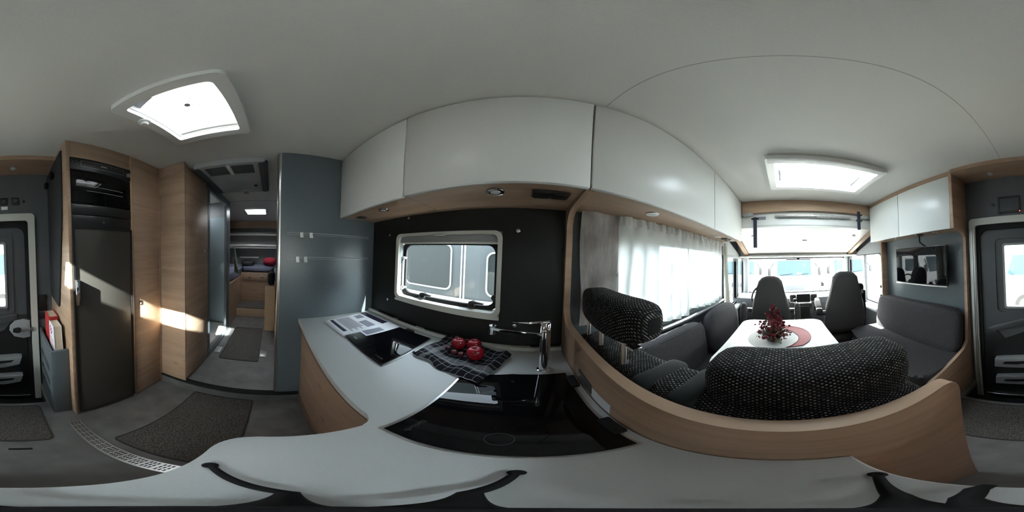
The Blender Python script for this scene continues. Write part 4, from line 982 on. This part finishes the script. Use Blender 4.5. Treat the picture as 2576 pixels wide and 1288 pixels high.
# ================================================================== REAR
YL = -.575
wd = thing('wardrobe', 'oak wardrobe at the entrance of the rear corridor', 'cabinet', (-1.2, -.7, .11))
part('end_panel', MB().box(XP, XP+.016, -.79, YL-.0, .112, ZC-.002, .001), M['oak'], wd)
part('carcass', MB().box(-1.42, XP, -.79, YL-.016, .112, ZC-.004), M['oak'], wd)
wdo = part('door', MB().box(-1.405, XP-.003, YL-.014, YL+.002, .14, 1.90, .001), M['oak'], wd)
part('push_latch', MB().box(-1.34, -1.325, YL+.002, YL+.006, 1.265, 1.295, .002), M['chrome'], wdo)
# washroom behind the corridor
struct('wall_washroom', MB().plate('y', [-2.20, -1.42], [.11, ZC], [(-2.05, -1.46, .13, 1.89)], YL-.03, YL), M['slate'])
struct('wall_washroom.001', MB().box(-2.22, -2.20, YW, YL, .11, ZC), M['palewall'])
sh = thing('shower_cabin', 'frosted shower screens with aluminium rail seen through the washroom opening', 'shower', (-1.9, -.85, .11))
part('screen', MB().box(-2.12, -1.50, -.905, -.899, .24, 1.74), M['shower'], sh)
part('screen', MB().box(-2.13, -2.124, -.90, -.60, .24, 1.74), M['shower'], sh)
for x_ in (-1.50, -1.80, -2.12): part('post', MB().box(x_-.012, x_+.012, -.915, -.89, .2, 1.76, .003), M['alu'], sh)
part('top_rail', MB().box(-2.14, -1.49, -.92, -.885, 1.74, 1.775, .004), M['white'], sh)
part('tray', MB().box(-2.15, -1.48, -1.2, -.60, .112, .22, .02), M['white'], sh)
# bedroom
stp = thing('bed_steps', 'oak bed box with two steps covered in dark mat at the corridor end', 'steps', (-3.0, -.28, .11))
part('lower_riser', MB().box(-2.78, -2.70, YL, .06, .112, .27, .002), M['oak'], stp)
part('tread', MB().box(-3.10, -2.70, YL, .06, .27, .284, .002), M['mat'], stp)
part('upper_riser', MB().box(-3.14, -3.10, YL, .06, .284, .86, .002), M['oak'], stp)
dw_ = part('drawer', MB().box(-3.10, -3.085, YL+.03, .02, .70, .84, .002), M['oak'], stp)
for y_ in (-.40, -.16): part('drawer_knob', MB().pad(-3.09, -3.07, y_-.03, y_+.03, .76, .78, 3, 6), M['midgrey'], dw_)
def bedbox(name, y0, y1, label, x0=-4.0, x1=-2.26):
    t = thing(name, label, 'bed', ((x0+x1)/2, (y0+y1)/2, .11), 'twin rear beds')
    part('side_board', MB().box(x0, x1, y0, y1, .112, .80, .002), M['oak'], t)
    part('mattress', MB().pad(x0, x1+.02, y0, y1, .80, .95, 8, 8), M['bed'], t)
    return t
bedbox('twin_bed', YW+.02, YL-.006, 'rear single bed on the washroom side of the steps')
bedbox('twin_bed', .064, YK-.01, 'rear single bed behind the slate partition', x1=-2.25)
single('bed_infill', MB().pad(-4.0, -3.15, YL, .06, .865, .97, 7, 8), M['bed'], 'dark blue infill mattress between the two rear beds', 'bed')
single('pillow', MB().pad(-3.66, -3.22, -.16, .12, .975, 1.14, 2.6, 10), M['pillowred'], 'red cushion lying on the rear bed', 'cushion')
single('folded_blanket', MB().pad(-3.62, -3.22, -.60, -.36, .97, 1.06, 4, 8), M['felt'], 'dark folded blanket on the rear bed, opposite the red cushion', 'blanket')
single('hanging_towel', MB().sheet(lambda u, v: (-2.62+.02*math.sin(u*9), -.60+.10*u*(1-v)+.012*math.sin(u*12), .93+.42*v-.05*u), 14, 10, .004), M['towelgreen'], 'pale green towel hanging at the bedroom entrance', 'towel')
cp = thing('corner_post', 'oak post ending the bed box beside the slate partition', 'post', (-2.2, 0, .11))
part('board', MB().box(-2.215, -2.195, -.075, .062, .112, .80, .002), M['oakedge'], cp)
cp = thing('corner_post', 'thin oak post between washroom and rear bed', 'post', (-2.23, -.59, .11))
part('board', MB().box(-2.24, -2.222, -.60, YL+.0, .112, .80, .002), M['oakedge'], cp)
single('black_bag', MB().pad(-2.36, -2.2, -.04, .06, .80, 1.0, 3, 8), M['leather'], 'small glossy black bag at the end of the rear bed beside the partition', 'bag')
for z0_, lb in ((1.36, 'lower white-edged shelf across the rear wall'), (1.66, 'upper white-edged shelf across the rear wall')):
    t = thing('rear_shelf', lb, 'shelf', (-3.9, -.25, z0_), 'rear wall shelves')
    part('board', MB().box(XR, -3.72, YW+.01, YK-.01, z0_, z0_+.02), M['oak'], t)
    part('edge_board', MB().box(-3.74, -3.72, YW+.01, YK-.01, z0_-.03, z0_+.06 if z0_ < 1.5 else z0_+.03, .002), M['doorwhite'], t)
single('rear_valance', MB().box(-3.80, -3.78, YW+.01, YK-.01, 1.80, ZC-.002), M['oak'], 'dark oak valance board under the ceiling at the rear wall', 'board')
single('headboard_ledge', MB().box(XR, -3.86, -.75, -.30, 1.10, 1.125, .004), M['doorwhite'], 'short white ledge above the folded blanket', 'shelf')
# air conditioner
ac = thing('air_conditioner', 'grey ceiling air conditioner with slotted grille in the corridor', 'air conditioner', (-1.38, -.30, ZC))
part('housing', MB().prism(rrect(-1.70, -1.06, -.57, -.03, .05), 'z', ZC-.045, ZC, .012), mat('pale_grey_plastic', (.36, .37, .37), .5), ac)
for y_ in ((-.568, -.505), (-.095, -.032)): part('dark_side', MB().prism(rrect(-1.69, -1.07, y_[0], y_[1], .025), 'z', ZC-.050, ZC-.02, .004), M['midgrey'], ac)
for s_ in ((-.475, -.32), (-.285, -.13)):
    for i in range(9): part('grille_slot', MB().box(-1.235+.016*i, -1.228+.016*i, s_[0], s_[1], ZC-.0466, ZC-.044), M['soft'], ac)
part('sensor', MB().lathe([(.016, 0), (.012, -.006), (0, -.006)], (-1.52, -.15, ZC-.045), n=16), M['soft'], ac)
part('led_window', MB().box(-1.66, -1.64, -.30, -.10, ZC-.049, ZC-.044), M['offwhite'], ac)
part('centre_clip', MB().box(-1.25, -1.08, -.312, -.292, ZC-.049, ZC-.044, .002), M['white'], ac)
single('ceiling_ring', MB().tube([(-1.84+.025*math.cos(a*PI/10), -.287+.025*math.sin(a*PI/10), ZC-.003) for a in range(21)], .003, 6, False), M['chrome'], 'small chrome ring light on the corridor ceiling', 'lamp')

# ================================================================== FLOOR THINGS
def floormat(label, x0, x1, y0, y1, z, r=.03):
    t = thing('floor_mat', label, 'mat', ((x0+x1)/2, (y0+y1)/2, z), 'grey woven floor mats')
    part('pile', MB().prism(rrect(x0+.006, x1-.006, y0+.006, y1-.006, r), 'z', z+.0005, z+.007, .001), M['mat'], t)
    part('binding', MB().ring(rrect(x0, x1, y0, y1, r+.004), rrect(x0+.008, x1-.008, y0+.008, y1-.008, r-.003), 'z', z+.0005, z+.0085), M['matedge'], t)
floormat('woven grey mat at the sill of the entrance door', -.105, .56, -.95, -.575, 0)
floormat('large woven grey mat beside the fridge and the corridor step', -.975, -.305, -.495, -.09, 0, .02)
floormat('dark mat lying in the raised rear corridor', -2.25, -1.44, -.48, -.10, .11, .02)
gr = thing('floor_grille', 'long pale slotted metal grille in the floor beside the fridge', 'grille', (-.235, -.45, 0))
cu_, cv_ = [-.268, -.204], [-.725, -.06]
hs_ = []
nrow = 24
for i in range(nrow):
    y0_ = -.712+.0265*i
    for j in range(3): hs_.append((-.258+.016*j, -.246+.016*j, y0_, y0_+.020)) if False else None
for i in range(15):
    y0_ = -.715+.042*i
    for j in range(3):
        for k2 in range(3): hs_.append((-.2605+.0172*j, -.2475+.0172*j, y0_+.012*k2, y0_+.012*k2+.0055))
part('plate', MB().plate('z', cu_, cv_, [], .0005, .0042), M['alu'], gr)
sl_ = MB()
for h_ in hs_: sl_.box(h_[0], h_[1], h_[2], h_[3], .0040, .0046)
q = part('slots', sl_, M['soft'], gr); q['kind'] = 'stuff'
single('floor_plate', MB().box(-.01, .068, -.512, -.495, .0005, .003, .0008), M['soft'], 'short dark slot plate in the floor near the worktop end', 'plate')
for (y_, lb) in ((-.535, 'small pale vent plate in the corridor floor on the wardrobe side'), (-.062, 'small pale vent plate in the corridor floor beside the partition')):
    t = thing('vent_plate', lb, 'vent', (-1.6, y_, .11), 'corridor floor vents')
    part('plate', MB().box(-1.66, -1.55, y_-.03, y_+.03, .1105, .113, .001), M['alu'], t)
    for i in range(5): part('slot', MB().box(-1.648+.02*i, -1.640+.02*i, y_-.024, y_+.024, .1128, .1134), M['midgrey'], t)

# camera tripod on the worktop
tr = thing('tabletop_tripod', 'small black three-legged camera tripod standing on the worktop', 'tripod', (.012, .005, ZT))
part('hub', MB().lathe([(.008, 0), (.012, .008), (.012, .03), (.008, .045), (0, .046)], (.012, .005, .862), n=20), M['soft'], tr)
for fx, fy, bx, by in ((-.104, -.04, -.035, .012), (.009, .116, -.002, .055), (.103, -.05, .05, -.022)):
    lg = part('leg', MB().tube([(.012, .005, .878), (.012+(bx-.012)*.5, .005+(by-.005)*.5, .870), (bx, by, .864), ((bx+fx)/2, (by+fy)/2, .859), (fx, fy, .857)], [.0055, .005, .0046, .004, .0038], 10), M['soft'], tr)
    part('rubber_foot', MB().lathe([(.006, 0), (.007, .004), (.007, .009), (.004, .013), (0, .013)], (fx, fy, ZT+.0005), n=16), M['soft'], lg)
part('locking_lever', MB().tube([(.012, .005, .886), (.03, -.025, .884), (.037, -.048, .880), (.036, -.060, .877)], [.004, .004, .005, .004], 10), M['soft'], tr)

# ================================================================== OUTSIDE
ZG = -.72
g_ = struct('ground', MB().box(-30, 45, -40, 40, ZG-.1, ZG), M['gravel'])
# neighbouring caravan right outside the kitchen window
nb = thing('caravan', 'silver-grey caravan parked right outside the kitchen window', 'caravan', (-1.5, 2.6, ZG))
part('shell', MB().prism(rrect(-4.6, 1.9, ZG+.35, 2.1, .25), 'y', 1.80, 3.6, .02), M['silver'], nb)
for x0, x1, z0, z1 in ((-1.60, -.90, .885, 1.425), (-.43, .06, .86, 1.335), (-3.1, -2.3, .885, 1.425)):
    wn = part('window', MB().prism(rrect(x0, x1, z0, z1, .07), 'y', 1.785, 1.80), M['darkwin'], nb)
    part('window_frame', MB().ring(rrect(x0-.02, x1+.02, z0-.02, z1+.02, .085), rrect(x0, x1, z0, z1, .07), 'y', 1.775, 1.802), M['alu'], wn)
for x_ in (-.765, -.725): part('trim_strip', MB().box(x_, x_+.014, 1.785, 1.80, ZG+.4, 2.05, .002), M['white'], nb)
part('lower_band', MB().box(-4.55, 1.85, 1.79, 1.80, ZG+.4, .78), M['alu'], nb)
part('wheel', MB().cyl((-2.0, 1.75, ZG+.33), (-2.0, 1.95, ZG+.33), .33, 28), M['tyre'], nb)
def motorhome(label, x, y, rz, group='motorhomes parked outside'):
    """local frame: nose at x = 0 looking towards -x"""
    t = thing('motorhome', label, 'motorhome', (x, y, ZG), group); t.rotation_euler = (0, 0, rz)
    def lp(name, mb, mt, par=None, ang=40):
        o = finish(name, mb, mt, None, ang, True); o.parent = par or t; return o
    lp('shell', MB().prism([(.0, .35), (-.02, .85), (.05, 1.25), (.28, 2.10), (.45, 2.75), (6.2, 2.75), (6.3, .35)], 'y', -1.08, 1.08, .12, 4), M['camper'])
    wsn = lp('windscreen', MB().prism([(.035, 1.32), (.26, 2.08), (.30, 2.08), (.075, 1.32)], 'y', -.84, .84, .01), M['bluewin'])
    lp('wiper', MB().cyl((.03, -.1, 1.36), (.06, -.7, 1.42), .012, 6).cyl((.03, .7, 1.36), (.06, .1, 1.42), .012, 6), M['soft'], wsn)
    lp('grille', MB().prism([(-.45, .62), (.45, .62), (.50, .86), (-.50, .86)], 'x', -.07, -.0, .01), M['midgrey'])
    lp('number_plate', MB().box(-.08, -.06, -.26, .26, .46, .57, .004), M['white'])
    for s_ in (-1, 1):
        hl = lp('headlight', MB().pad(-.06, .06, s_*.78-.17, s_*.78+.17, .78, .95, 3, 6), M['lens'])
        lp('mirror', MB().pad(-.10, .05, s_*1.22-.08, s_*1.22+.08, 1.32, 1.72, 4, 6), M['black'])
        lp('mirror_arm', MB().cyl((.0, s_*1.16, 1.72), (.18, s_*1.02, 1.95), .03, 8), M['black'])
        for xw in (1.0, 4.6):
            wh = lp('wheel', MB().cyl((xw, s_*.86, .36), (xw, s_*1.10, .36), .36, 26), M['tyre'])
            lp('hubcap', MB().lathe([(.22, 0), (.20, .02*s_), (0, .03*s_)], (xw, s_*1.10, .36), 'y', 20), M['alu'], wh)
        lp('side_window', MB().prism([(.55, 1.35), (.42, 1.40), (.62, 2.0), (1.5, 2.0), (1.5, 1.35)], 'y', s_*1.08, s_*1.092), M['bluewin'])
        lp('side_window', MB().prism(rrect(2.6, 3.8, 1.4, 2.0, .08), 'y', s_*1.08, s_*1.092), M['darkwin'])
    return t
m1 = motorhome('white motorhome facing the windscreen, straight ahead', 7.9, -.55, 0)
def mh(x, y, rz, lb):
    c = dup(m1); c.location = (x, y, ZG); c.rotation_euler = (0, 0, rz); c['label'] = lb; return c
mh(8.8, 2.45, 0, 'white motorhome ahead on the driver side of the windscreen')
mh(4.4, 5.3, math.radians(4), 'white motorhome seen through the driver side window')
mh(8.3, -3.6, math.radians(-6), 'white motorhome ahead on the passenger side')
mh(1.5, -6.2, math.radians(182), 'white motorhome seen side-on through the entrance door window')
